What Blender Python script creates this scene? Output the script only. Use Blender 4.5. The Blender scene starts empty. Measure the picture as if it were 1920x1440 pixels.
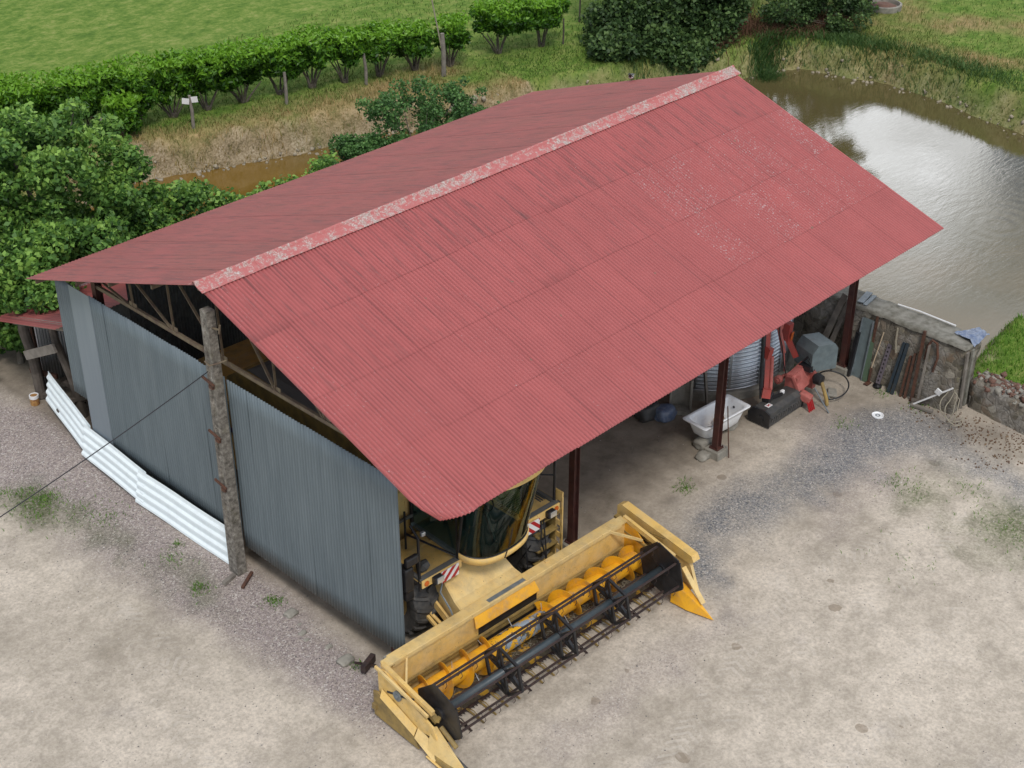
import bpy, math, random
import numpy as np
from mathutils import Vector, Matrix, Euler

random.seed(7)
RN = np.random.default_rng(11)
PI = math.pi
R = math.radians
sc = bpy.context.scene

# ------------------------------------------------------------------ camera
cam_d = bpy.data.cameras.new('Camera')
cam = bpy.data.objects.new('Camera', cam_d)
sc.collection.objects.link(cam)
YAW, PITCH, ROLL = R(44.063), R(31.475), R(0.106)
fw = Vector((math.cos(YAW)*math.cos(PITCH), math.sin(YAW)*math.cos(PITCH), -math.sin(PITCH)))
r0 = Vector((math.sin(YAW), -math.cos(YAW), 0)); u0 = r0.cross(fw)
rt = r0*math.cos(ROLL)+u0*math.sin(ROLL); up = -r0*math.sin(ROLL)+u0*math.cos(ROLL)
m = Matrix((rt, up, -fw)).transposed().to_4x4()
m.translation = Vector((-13.42, -16.084, 18.77))
cam.matrix_world = m
cam_d.sensor_width = 36; cam_d.lens = 2780.4/1920*36
cam_d.clip_start = 0.5; cam_d.clip_end = 2000
sc.camera = cam

# ------------------------------------------------------------------ sky and sun
SUN_EL, SUN_AZ = R(55), R(212)
w = bpy.data.worlds.new("World"); sc.world = w; w.use_nodes = True
nt = w.node_tree; nt.nodes.clear(); L = nt.links
def wn(t): return nt.nodes.new(t)
out = wn('ShaderNodeOutputWorld')
sky = wn('ShaderNodeTexSky'); sky.sky_type = 'NISHITA'; sky.sun_disc = False
sky.sun_elevation = SUN_EL; sky.sun_rotation = SUN_AZ
bg1 = wn('ShaderNodeBackground'); bg1.inputs[1].default_value = 0.11
L.new(sky.outputs[0], bg1.inputs[0])
bg2 = wn('ShaderNodeBackground'); bg2.inputs[1].default_value = 1.0
tc = wn('ShaderNodeTexCoord')
mp = wn('ShaderNodeMapping'); mp.inputs['Scale'].default_value = (1, 1, 2.2); mp.inputs['Location'].default_value = (0.35, 0.2, 0.0)
L.new(tc.outputs['Generated'], mp.inputs['Vector'])
n1 = wn('ShaderNodeTexNoise'); n1.inputs['Scale'].default_value = 2.6; n1.inputs['Detail'].default_value = 7; n1.inputs['Roughness'].default_value = 0.52
L.new(mp.outputs[0], n1.inputs['Vector'])
cr = wn('ShaderNodeValToRGB'); cr.color_ramp.elements[0].position = 0.36; cr.color_ramp.elements[1].position = 0.54
L.new(n1.outputs[0], cr.inputs[0])
n2 = wn('ShaderNodeTexNoise'); n2.inputs['Scale'].default_value = 4.2; n2.inputs['Detail'].default_value = 5
L.new(mp.outputs[0], n2.inputs['Vector'])
cc = wn('ShaderNodeValToRGB'); cc.color_ramp.elements[0].position = 0.35; cc.color_ramp.elements[0].color = (0.50, 0.53, 0.58, 1)
cc.color_ramp.elements[1].position = 0.65; cc.color_ramp.elements[1].color = (1.30, 1.34, 1.40, 1)
L.new(n2.outputs[0], cc.inputs[0]); L.new(cc.outputs[0], bg2.inputs[0])
def lobe(az, el, width, amount):
    d = (math.cos(R(az))*math.cos(R(el)), math.sin(R(az))*math.cos(R(el)), math.sin(R(el)))
    nn = wn('ShaderNodeVectorMath'); nn.operation = 'NORMALIZE'; L.new(tc.outputs['Generated'], nn.inputs[0])
    dd = wn('ShaderNodeVectorMath'); dd.operation = 'DISTANCE'; L.new(nn.outputs[0], dd.inputs[0]); dd.inputs[1].default_value = d
    a = wn('ShaderNodeMath'); a.operation = 'MULTIPLY'; L.new(dd.outputs['Value'], a.inputs[0]); L.new(dd.outputs['Value'], a.inputs[1])
    b = wn('ShaderNodeMath'); b.operation = 'MULTIPLY'; L.new(a.outputs[0], b.inputs[0]); b.inputs[1].default_value = -1/(R(width)**2)
    c = wn('ShaderNodeMath'); c.operation = 'POWER'; c.inputs[0].default_value = 2.718; L.new(b.outputs[0], c.inputs[1])
    e = wn('ShaderNodeMath'); e.operation = 'MULTIPLY'; L.new(c.outputs[0], e.inputs[0]); e.inputs[1].default_value = amount
    return e.outputs[0]
def wadd(a, b):
    m_ = wn('ShaderNodeMath'); m_.operation = 'ADD'
    for i, v in enumerate((a, b)):
        if isinstance(v, (int, float)): m_.inputs[i].default_value = v
        else: L.new(v, m_.inputs[i])
    return m_.outputs[0]
n3 = wn('ShaderNodeTexNoise'); n3.inputs['Scale'].default_value = 14; n3.inputs['Detail'].default_value = 5; L.new(mp.outputs[0], n3.inputs['Vector'])
# cloud cover: a broad bright bank low in the east-north-east, a grey-blue gap right of it
cover = wadd(wadd(n1.outputs[0], lobe(36, 21, 15, 0.30)), lobe(23.0, 21.6, 2.3, -0.55))
L.new(cover, cr.inputs[0])
glow = wadd(wadd(0.95, lobe(31.5, 19.5, 6.5, 1.5)), lobe(27.0, 23.2, 2.2, 0.9))
glow = wadd(wadd(glow, lobe(24.6, 25.0, 2.4, -0.40)), lobe(26.2, 29.0, 3.0, -0.25))
gm = wn('ShaderNodeMath'); gm.operation = 'MULTIPLY'; L.new(glow, gm.inputs[0])
gn = wn('ShaderNodeMapRange'); gn.inputs['From Min'].default_value = 0.35; gn.inputs['From Max'].default_value = 0.65; gn.inputs['To Min'].default_value = 0.65; gn.inputs['To Max'].default_value = 1.25
L.new(n3.outputs[0], gn.inputs['Value']); L.new(gn.outputs[0], gm.inputs[1]); L.new(gm.outputs[0], bg2.inputs[1])
mx = wn('ShaderNodeMixShader')
L.new(cr.outputs[0], mx.inputs[0]); L.new(bg1.outputs[0], mx.inputs[1]); L.new(bg2.outputs[0], mx.inputs[2])
L.new(mx.outputs[0], out.inputs[0])
sd = bpy.data.lights.new('Sun', 'SUN'); sd.energy = 1.5; sd.angle = R(12); sd.color = (1.0, 0.955, 0.89)
sun = bpy.data.objects.new('Sun', sd); sc.collection.objects.link(sun)
# direction towards the sun: in front of the barn, from behind and left of the camera
sdir = Vector((math.sin(SUN_AZ)*math.cos(SUN_EL), math.cos(SUN_AZ)*math.cos(SUN_EL), math.sin(SUN_EL)))
sun.rotation_euler = sdir.to_track_quat('Z', 'Y').to_euler()
sc.view_settings.view_transform = 'Standard'; sc.view_settings.look = 'None'
sc.view_settings.exposure = 0.28; sc.view_settings.gamma = 1.0

GZ = -0.2      # level of the yard
WZ = -1.0      # level of the water

# ------------------------------------------------------------------ materials
def new_mat(name):
    mt = bpy.data.materials.new(name); mt.use_nodes = True
    t = mt.node_tree
    return mt, t, t.nodes['Principled BSDF']
def N(t, kind, **kw):
    n = t.nodes.new(kind)
    for k, v in kw.items():
        if k.startswith('i_'):
            key = k[2:]
            key = int(key) if key.isdigit() else key.replace('_', ' ')
            n.inputs[key].default_value = v
        else: setattr(n, k, v)
    return n
def noise(t, vec, scale, detail=4, rough=0.55, dist=0.0):
    n = N(t, 'ShaderNodeTexNoise', i_Scale=scale, i_Detail=detail, i_Roughness=rough, i_Distortion=dist)
    if vec is not None: t.links.new(vec, n.inputs['Vector'])
    return n.outputs[0]
def ramp(t, fac, stops):
    r = N(t, 'ShaderNodeValToRGB'); e = r.color_ramp.elements
    while len(e) < len(stops): e.new(0.5)
    for el, (p, c) in zip(e, stops):
        el.position = p; el.color = (*c, 1) if not isinstance(c, (int, float)) else (c, c, c, 1)
    t.links.new(fac, r.inputs[0]); return r.outputs[0]
def mix(t, fac, a, b, mode='MIX'):
    n = N(t, 'ShaderNodeMix', data_type='RGBA', blend_type=mode)
    def put(sock, v):
        if isinstance(v, (tuple, list)): sock.default_value = (*v[:3], 1)
        elif isinstance(v, (int, float)): sock.default_value = v
        else: t.links.new(v, sock)
    put(n.inputs[0], fac); put(n.inputs[6], a); put(n.inputs[7], b)
    return n.outputs[2]
def mth(t, op, a, b=None, c=None, clamp=False):
    n = N(t, 'ShaderNodeMath', operation=op, use_clamp=clamp)
    for i, v in enumerate((a, b, c)):
        if v is None: continue
        if isinstance(v, (int, float)): n.inputs[i].default_value = v
        else: t.links.new(v, n.inputs[i])
    return n.outputs[0]
def bump(t, p, h, strength=0.3, dist=0.01, prev=None):
    b = N(t, 'ShaderNodeBump', i_Strength=strength, i_Distance=dist)
    t.links.new(h, b.inputs['Height'])
    if prev is not None: t.links.new(prev, b.inputs['Normal'])
    t.links.new(b.outputs[0], p.inputs['Normal']); return b.outputs[0]
def objco(t, scale=None):
    c = N(t, 'ShaderNodeTexCoord').outputs['Object']
    if scale:
        mpn = N(t, 'ShaderNodeMapping'); mpn.inputs['Scale'].default_value = scale
        t.links.new(c, mpn.inputs['Vector']); c = mpn.outputs[0]
    return c
def attr(t, name, out='Fac'):
    return N(t, 'ShaderNodeAttribute', attribute_name=name).outputs[out]

def simple(name, col, rough=0.6, metal=0.0, col2=None, scale=6.0, lo=0.4, hi=0.65, bmp=0.15, bscale=40, grime=0.25, gcol=(0.10, 0.085, 0.065), chips=0.0):
    mt, t, p = new_mat(name)
    co = objco(t)
    base = col
    if col2 is not None:
        f = ramp(t, noise(t, co, scale, 6, 0.6), [(lo, 0.0), (hi, 1.0)])
        base = mix(t, f, col, col2)
    g = ramp(t, noise(t, co, scale*0.6+1.3, 8, 0.68), [(0.48, 0.0), (0.78, grime)])
    base2 = mix(t, g, base, gcol)
    if chips:
        base2 = mix(t, ramp(t, noise(t, co, 3.0, 9, 0.8), [(0.50, 0.0), (0.72, 0.6)]), base2, (0.42, 0.34, 0.22))
        base2 = mix(t, ramp(t, mth(t, 'ADD', noise(t, co, 28, 3, 0.7), mth(t, 'MULTIPLY', noise(t, co, 4, 3), 0.25)), [(0.80, 0.0), (0.83, chips)]), base2, (0.09, 0.05, 0.03))
    t.links.new(base2, p.inputs['Base Color'])
    p.inputs['Roughness'].default_value = rough; p.inputs['Metallic'].default_value = metal
    if bmp: bump(t, p, noise(t, co, bscale, 4), bmp, 0.01)
    return mt

M = {}
M['yellow'] = simple('yellow_paint', (0.74, 0.48, 0.14), 0.5, col2=(0.69, 0.49, 0.21), scale=2.5, grime=0.55, gcol=(0.20, 0.14, 0.07), chips=0.8)
M['yellow_bright'] = simple('bright_yellow_paint', (0.80, 0.40, 0.018), 0.42, col2=(0.72, 0.33, 0.015), scale=3, grime=0.55, gcol=(0.20, 0.10, 0.03), chips=0.3)
M['yellow_pale'] = simple('faded_yellow_paint', (0.70, 0.52, 0.23), 0.55, col2=(0.72, 0.49, 0.18), scale=2, grime=0.6, gcol=(0.24, 0.18, 0.10), chips=0.8)
M['yellow_dark'] = simple('dirty_yellow_paint', (0.34, 0.23, 0.07), 0.6, col2=(0.20, 0.14, 0.05), scale=5, grime=0.6)
M['black'] = simple('black_paint', (0.010, 0.010, 0.012), 0.38, col2=(0.022, 0.022, 0.025), bmp=0.05, grime=0.25, gcol=(0.06, 0.055, 0.05))
M['rubber'] = simple('rubber', (0.055, 0.055, 0.056), 0.8, col2=(0.095, 0.09, 0.085), scale=8, grime=0.5, gcol=(0.12, 0.11, 0.09))
M['hose'] = simple('hose', (0.012, 0.013, 0.016), 0.5, bmp=0)
M['tube_blue'] = simple('reel_tube_paint', (0.035, 0.05, 0.06), 0.42, col2=(0.05, 0.065, 0.075), grime=0.3)
M['rust'] = simple('rusty_steel', (0.11, 0.045, 0.025), 0.85, col2=(0.06, 0.03, 0.022), scale=12, grime=0.3)
M['rust_dark'] = simple('dark_rusty_bar', (0.026, 0.017, 0.018), 0.7, col2=(0.055, 0.03, 0.024), scale=14, grime=0.3)
M['maroon'] = simple('maroon_paint', (0.055, 0.018, 0.016), 0.6, col2=(0.085, 0.028, 0.02), scale=4, grime=0.4)
M['red'] = simple('red_machine_paint', (0.42, 0.060, 0.048), 0.45, col2=(0.34, 0.075, 0.06), scale=4, grime=0.5, gcol=(0.12, 0.06, 0.05))
M['red_pale'] = simple('faded_red_paint', (0.46, 0.14, 0.12), 0.65, col2=(0.36, 0.09, 0.075), scale=5, grime=0.5, gcol=(0.14, 0.08, 0.06))
M['red_deep'] = simple('deep_red', (0.40, 0.015, 0.02), 0.5, bmp=0, grime=0.2)
M['orange'] = simple('orange_reflector', (0.55, 0.12, 0.02), 0.25, bmp=0, grime=0.2)
M['white'] = simple('white_enamel', (0.86, 0.88, 0.90), 0.25, bmp=0, grime=0.3, gcol=(0.35, 0.25, 0.15))
M['white_sheet'] = simple('white_coated_steel', (0.78, 0.85, 0.87), 0.45, col2=(0.74, 0.81, 0.83), bmp=0.03, grime=0.18, gcol=(0.3, 0.3, 0.28))
M['whitemat'] = simple('white_plastic', (0.72, 0.72, 0.72), 0.6, bmp=0, grime=0.2)
M['greytank'] = simple('grey_plastic_tank', (0.15, 0.19, 0.20), 0.55, col2=(0.11, 0.14, 0.15), grime=0.3)
M['darkgrey'] = simple('dark_grey_paint', (0.045, 0.047, 0.048), 0.6, col2=(0.07, 0.068, 0.065), grime=0.5, gcol=(0.14, 0.12, 0.10))
M['greyplat'] = simple('grey_deck', (0.11, 0.11, 0.105), 0.8, grime=0.4)
M['concrete'] = simple('concrete', (0.30, 0.28, 0.24), 0.9, col2=(0.22, 0.21, 0.18), scale=5, bmp=0.4, bscale=60, grime=0.5)
M['timber'] = simple('grey_timber', (0.17, 0.15, 0.13), 0.9, col2=(0.25, 0.225, 0.195), scale=4, bmp=0.3, grime=0.5)
M['timber_dark'] = simple('dark_timber', (0.075, 0.062, 0.052), 0.9, col2=(0.12, 0.10, 0.085), scale=5, bmp=0.4, grime=0.4)
M['pale_wood'] = simple('pale_wood', (0.42, 0.33, 0.23), 0.8, bmp=0.1)
M['steelgrey'] = simple('grey_steel', (0.22, 0.25, 0.27), 0.5, metal=0.3, col2=(0.15, 0.18, 0.20), grime=0.4)
M['blueblack'] = simple('blue_black_steel', (0.02, 0.035, 0.05), 0.55, grime=0.4)
M['greenplank'] = simple('green_paint', (0.08, 0.13, 0.08), 0.8, grime=0.5)
M['purple_grey'] = simple('primer_steel', (0.13, 0.11, 0.13), 0.7, grime=0.4)
M['bluetarp'] = simple('blue_plastic_sheet', (0.10, 0.14, 0.24), 0.35, col2=(0.22, 0.26, 0.34), scale=9, bmp=0.4, bscale=20)
M['darksheet'] = simple('dark_corrugated_steel', (0.06, 0.07, 0.075), 0.7, col2=(0.10, 0.11, 0.11), grime=0.4)
M['purple'] = simple('violet_stripe', (0.06, 0.02, 0.12), 0.5, bmp=0)
M['bark'] = simple('bark', (0.085, 0.070, 0.055), 0.95, col2=(0.15, 0.13, 0.105), scale=9, bmp=0.5)
M['bark_light'] = simple('pale_bark', (0.17, 0.15, 0.125), 0.95, col2=(0.10, 0.085, 0.07), scale=9, bmp=0.5)
M['stick'] = simple('dry_stick', (0.28, 0.25, 0.19), 0.9, bmp=0.2)
M['cable'] = simple('black_cable', (0.02, 0.02, 0.024), 0.6, bmp=0, grime=0)
M['angle_iron'] = simple('lichened_angle_iron', (0.17, 0.135, 0.085), 0.8, col2=(0.11, 0.075, 0.055), scale=7, grime=0.3)
M['chrome'] = simple('lamp_glass', (0.62, 0.64, 0.66), 0.15, metal=0.6, bmp=0, grime=0.1)
M['tin'] = simple('rusty_tin', (0.40, 0.22, 0.07), 0.55, col2=(0.22, 0.09, 0.03), scale=12)
M['bucket'] = simple('ochre_bucket', (0.62, 0.38, 0.13), 0.5, bmp=0)
M['bankstone'] = simple('bank_stone', (0.36, 0.31, 0.23), 0.95, col2=(0.22, 0.19, 0.14), scale=9)
M['litter'] = simple('leaf_litter', (0.12, 0.065, 0.04), 0.95, col2=(0.22, 0.15, 0.09), scale=7)
M['brick'] = simple('brick_rubble', (0.17, 0.085, 0.06), 0.9, col2=(0.11, 0.065, 0.05), scale=20)

def roof_mat(name, base, base2, streak, wear=1.0, back=False):
    mt, t, p = new_mat(name)
    co = objco(t)
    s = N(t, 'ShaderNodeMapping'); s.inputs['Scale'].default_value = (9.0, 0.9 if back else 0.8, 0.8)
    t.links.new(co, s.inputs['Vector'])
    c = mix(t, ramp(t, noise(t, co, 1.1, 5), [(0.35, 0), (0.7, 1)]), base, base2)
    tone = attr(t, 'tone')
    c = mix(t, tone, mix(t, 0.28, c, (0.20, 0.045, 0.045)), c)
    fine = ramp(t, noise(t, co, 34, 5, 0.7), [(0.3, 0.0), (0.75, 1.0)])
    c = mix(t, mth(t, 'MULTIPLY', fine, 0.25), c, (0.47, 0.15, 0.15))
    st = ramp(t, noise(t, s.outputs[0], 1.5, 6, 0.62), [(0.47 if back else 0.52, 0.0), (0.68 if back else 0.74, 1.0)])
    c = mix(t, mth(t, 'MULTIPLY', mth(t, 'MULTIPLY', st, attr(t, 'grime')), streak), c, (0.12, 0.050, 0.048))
    ln = N(t, 'ShaderNodeMapping'); ln.inputs['Scale'].default_value = (11.0, 0.22, 0.22); t.links.new(co, ln.inputs['Vector'])
    lines = ramp(t, noise(t, ln.outputs[0], 1.0, 2, 0.5), [(0.55, 0.0), (0.66, 0.5)])
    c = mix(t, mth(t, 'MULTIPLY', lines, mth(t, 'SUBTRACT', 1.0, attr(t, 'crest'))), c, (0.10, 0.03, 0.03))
    # corrugation shade put into the colour: troughs darkened, more in some places
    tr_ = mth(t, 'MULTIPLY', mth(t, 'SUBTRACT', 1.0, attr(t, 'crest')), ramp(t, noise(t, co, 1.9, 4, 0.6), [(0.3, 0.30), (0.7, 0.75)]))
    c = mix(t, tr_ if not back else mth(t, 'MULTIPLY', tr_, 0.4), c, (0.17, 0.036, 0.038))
    c = mix(t, mth(t, 'MULTIPLY', attr(t, 'seam'), 0.72), c, (0.11, 0.025, 0.025))
    # flaked paint: pale specks, dense on some sheets
    sp = noise(t, co, 24, 3, 0.8)
    big = noise(t, co, 1.6, 4, 0.6)
    v = mth(t, 'ADD', sp, mth(t, 'MULTIPLY', mth(t, 'ADD', attr(t, 'wear'), mth(t, 'MULTIPLY', mth(t, 'SUBTRACT', big, 0.5), 0.8)), 0.16))
    f = ramp(t, v, [(0.735, 0.0), (0.80, 0.85)])
    c = mix(t, mth(t, 'MULTIPLY', f, wear), c, mix(t, noise(t, co, 9, 2), (0.50, 0.40, 0.42), (0.38, 0.34, 0.30)))
    # moss and droppings
    v2 = N(t, 'ShaderNodeTexVoronoi', i_Scale=1.1); t.links.new(co, v2.inputs['Vector'])
    dots = mth(t, 'LESS_THAN', mth(t, 'ADD', v2.outputs['Distance'], mth(t, 'MULTIPLY', noise(t, co, 18, 3), 0.05)), 0.062)
    c = mix(t, mth(t, 'MULTIPLY', dots, 0.6), c, (0.16, 0.12, 0.08))
    t.links.new(c, p.inputs['Base Color']); p.inputs['Roughness'].default_value = 0.62
    bump(t, p, noise(t, co, 60, 4), 0.15, 0.004)
    return mt
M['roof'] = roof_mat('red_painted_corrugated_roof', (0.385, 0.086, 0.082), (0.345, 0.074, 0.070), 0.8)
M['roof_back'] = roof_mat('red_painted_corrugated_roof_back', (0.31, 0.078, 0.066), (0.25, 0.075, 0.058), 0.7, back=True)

def cap_mat():
    mt, t, p = new_mat('lichened_ridge_cap')
    co = objco(t)
    f = noise(t, co, 7.5, 9, 0.78)
    f2 = ramp(t, mth(t, 'ADD', f, mth(t, 'MULTIPLY', mth(t, 'SUBTRACT', noise(t, co, 1.1, 2), 0.5), 0.35)), [(0.47, 0.0), (0.60, 0.9)])
    lich = ramp(t, noise(t, co, 30, 5, 0.8), [(0.32, (0.10, 0.085, 0.075)), (0.46, (0.30, 0.26, 0.23)), (0.58, (0.48, 0.43, 0.40)), (0.7, (0.66, 0.62, 0.60))])
    c = mix(t, f2, (0.42, 0.13, 0.125), lich)
    t.links.new(c, p.inputs['Base Color']); p.inputs['Roughness'].default_value = 0.8
    bump(t, p, noise(t, co, 35, 5), 0.5, 0.01)
    return mt
M['cap'] = cap_mat()

def sheet_mat(name, a, b, metal=0.15, rgh=0.5):
    mt, t, p = new_mat(name)
    co = objco(t)
    s = N(t, 'ShaderNodeMapping'); s.inputs['Scale'].default_value = (5.0, 5.0, 0.5)
    t.links.new(co, s.inputs['Vector'])
    c = mix(t, ramp(t, noise(t, s.outputs[0], 1.3, 6, 0.6), [(0.35, 0), (0.68, 1)]), a, b)
    c = mix(t, mth(t, 'MULTIPLY', attr(t, 'tone'), 0.22), c, (0.09, 0.125, 0.15))
    c = mix(t, ramp(t, noise(t, co, 14, 6, 0.75), [(0.60, 0.0), (0.80, 0.35)]), c, (0.26, 0.29, 0.30))
    c = mix(t, mth(t, 'MULTIPLY', attr(t, 'seam'), 0.22), c, (0.05, 0.06, 0.065))
    c = mix(t, mth(t, 'MULTIPLY', attr(t, 'trough'), 0.30), c, (0.06, 0.075, 0.085))  # groove shade painted in: colour darkened along each corrugation trough
    zz = N(t, 'ShaderNodeSeparateXYZ'); t.links.new(co, zz.inputs[0])
    mud = mth(t, 'SUBTRACT', mth(t, 'ADD', 0.62, mth(t, 'MULTIPLY', noise(t, s.outputs[0], 4, 5, 0.7), 0.5)), zz.outputs[2])
    c = mix(t, ramp(t, mud, [(0.02, 0.0), (0.40, 0.5)]), c, (0.20, 0.165, 0.125))
    rst = ramp(t, noise(t, s.outputs[0], 2.3, 7, 0.75), [(0.66, 0.0), (0.74, 0.4)])
    c = mix(t, rst, c, (0.16, 0.10, 0.07))
    t.links.new(c, p.inputs['Base Color']); p.inputs['Roughness'].default_value = rgh
    p.inputs['Metallic'].default_value = metal
    bump(t, p, noise(t, co, 50, 3), 0.08, 0.004)
    return mt
M['wallsheet'] = sheet_mat('grey_blue_corrugated_steel', (0.155, 0.192, 0.212), (0.120, 0.153, 0.172))
M['flatsheet'] = sheet_mat('plain_grey_sheet', (0.23, 0.27, 0.305), (0.20, 0.24, 0.275))
M['galv'] = sheet_mat('galvanised_steel', (0.72, 0.77, 0.82), (0.60, 0.66, 0.72), 0.85, 0.30)

def pole_mat():
    mt, t, p = new_mat('weathered_concrete_pole')
    co = objco(t)
    f = noise(t, co, 9, 8, 0.72)
    c = ramp(t, f, [(0.32, (0.05, 0.045, 0.038)), (0.47, (0.15, 0.135, 0.115)), (0.58, (0.24, 0.22, 0.19)), (0.72, (0.42, 0.40, 0.36))])
    g = ramp(t, noise(t, co, 3.5, 4), [(0.55, 0.0), (0.75, 0.35)])
    c = mix(t, g, c, (0.16, 0.15, 0.07))
    t.links.new(c, p.inputs['Base Color']); p.inputs['Roughness'].default_value = 0.95
    bump(t, p, noise(t, co, 30, 6, 0.7), 0.6, 0.02)
    return mt
M['pole'] = pole_mat()

def stone_mat():
    mt, t, p = new_mat('rubble_stone')
    co = objco(t)
    wob = N(t, 'ShaderNodeMix', data_type='RGBA'); wob.inputs[0].default_value = 0.22
    nz = N(t, 'ShaderNodeTexNoise', i_Scale=3.0, i_Detail=5)
    t.links.new(co, nz.inputs['Vector']); t.links.new(co, wob.inputs[6]); t.links.new(nz.outputs[1], wob.inputs[7])
    v = N(t, 'ShaderNodeTexVoronoi', feature='DISTANCE_TO_EDGE', i_Scale=6.5, i_Randomness=1.0); t.links.new(wob.outputs[2], v.inputs['Vector'])
    v2 = N(t, 'ShaderNodeTexVoronoi', i_Scale=6.5, i_Randomness=1.0); t.links.new(wob.outputs[2], v2.inputs['Vector'])
    sep = N(t, 'ShaderNodeSeparateColor'); t.links.new(v2.outputs['Color'], sep.inputs[0])
    stone = ramp(t, sep.outputs[0], [(0.0, (0.085, 0.072, 0.052)), (0.3, (0.15, 0.13, 0.10)), (0.6, (0.21, 0.185, 0.145)), (0.8, (0.17, 0.12, 0.08)), (1.0, (0.38, 0.35, 0.29))])
    edge = ramp(t, mth(t, 'ADD', v.outputs['Distance'], mth(t, 'MULTIPLY', mth(t, 'SUBTRACT', noise(t, co, 11, 5, 0.7), 0.5), 0.16)), [(-0.02, 0.0), (0.12, 1.0)])
    c = mix(t, edge, mix(t, noise(t, co, 12, 3), (0.15, 0.13, 0.10), (0.24, 0.215, 0.17)), stone)
    rough = noise(t, co, 26, 7, 0.75)
    c = mix(t, ramp(t, rough, [(0.4, 0.0), (0.7, 0.6)]), c, (0.07, 0.065, 0.055))
    plaster = ramp(t, noise(t, co, 1.3, 6, 0.6), [(0.47, 0.0), (0.56, 0.8)])
    c = mix(t, plaster, c, mix(t, ramp(t, noise(t, co, 9, 7, 0.7), [(0.35, 0.0), (0.65, 1.0)]), (0.13, 0.12, 0.105), (0.34, 0.32, 0.29)))
    lichen = ramp(t, noise(t, co, 5, 7, 0.7), [(0.58, 0.0), (0.68, 0.5)])
    c = mix(t, lichen, c, (0.20, 0.18, 0.08))
    t.links.new(c, p.inputs['Base Color']); p.inputs['Roughness'].default_value = 0.95
    b1 = bump(t, p, edge, 0.5, 0.03); bump(t, p, rough, 0.6, 0.02, b1)
    return mt
M['stone'] = stone_mat()
M['capstone'] = simple('wall_coping', (0.24, 0.23, 0.20), 0.95, col2=(0.13, 0.125, 0.10), scale=5, bmp=0.6, bscale=30, grime=0.6)

def leaf_mat(name, dark, mid, light, rough=0.55):
    mt, t, p = new_mat(name)
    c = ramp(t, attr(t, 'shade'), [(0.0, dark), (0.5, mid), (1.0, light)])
    t.links.new(c, p.inputs['Base Color']); p.inputs['Roughness'].default_value = rough
    p.inputs['Specular IOR Level'].default_value = 0.35
    tr = N(t, 'ShaderNodeBsdfTranslucent'); t.links.new(c, tr.inputs[0])
    ms = N(t, 'ShaderNodeMixShader'); ms.inputs[0].default_value = 0.25
    t.links.new(p.outputs[0], ms.inputs[1]); t.links.new(tr.outputs[0], ms.inputs[2])
    t.links.new(ms.outputs[0], t.nodes['Material Output'].inputs[0])
    return mt
M['leaf_hazel'] = leaf_mat('hazel_leaves', (0.026, 0.075, 0.016), (0.100, 0.220, 0.040), (0.28, 0.46, 0.09))
M['leaf_laurel'] = leaf_mat('laurel_leaves', (0.022, 0.070, 0.008), (0.065, 0.175, 0.014), (0.18, 0.37, 0.025), 0.42)
M['leaf_oak'] = leaf_mat('oak_leaves', (0.020, 0.045, 0.014), (0.045, 0.092, 0.026), (0.13, 0.21, 0.06))
M['leaf_elder'] = leaf_mat('elder_leaves', (0.026, 0.075, 0.020), (0.065, 0.155, 0.038), (0.15, 0.29, 0.08))
M['grass'] = leaf_mat('grass_blades', (0.060, 0.130, 0.018), (0.145, 0.175, 0.040), (0.42, 0.29, 0.13), 0.7)
M['grass_green'] = leaf_mat('green_grass_blades', (0.06, 0.16, 0.012), (0.11, 0.24, 0.022), (0.21, 0.34, 0.05), 0.7)
M['reed'] = leaf_mat('rush_blades', (0.02, 0.06, 0.012), (0.04, 0.10, 0.02), (0.09, 0.16, 0.04), 0.6)
M['leaf_dead'] = leaf_mat('dead_leaves', (0.07, 0.03, 0.018), (0.12, 0.06, 0.035), (0.22, 0.14, 0.08), 0.9)

def glass_mat():
    mt, t, p = new_mat('tinted_cab_glass')
    t.nodes.remove(p)
    tr = N(t, 'ShaderNodeBsdfTransparent'); tr.inputs[0].default_value = (0.46, 0.66, 0.60, 1)
    gl = N(t, 'ShaderNodeBsdfGlossy', i_Roughness=0.03); gl.inputs[0].default_value = (0.85, 0.95, 0.95, 1)
    fr = N(t, 'ShaderNodeFresnel', i_IOR=1.5)
    ms = N(t, 'ShaderNodeMixShader')
    t.links.new(fr.outputs[0], ms.inputs[0]); t.links.new(tr.outputs[0], ms.inputs[1]); t.links.new(gl.outputs[0], ms.inputs[2])
    t.links.new(ms.outputs[0], t.nodes['Material Output'].inputs[0])
    return mt
M['glass'] = glass_mat()

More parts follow.
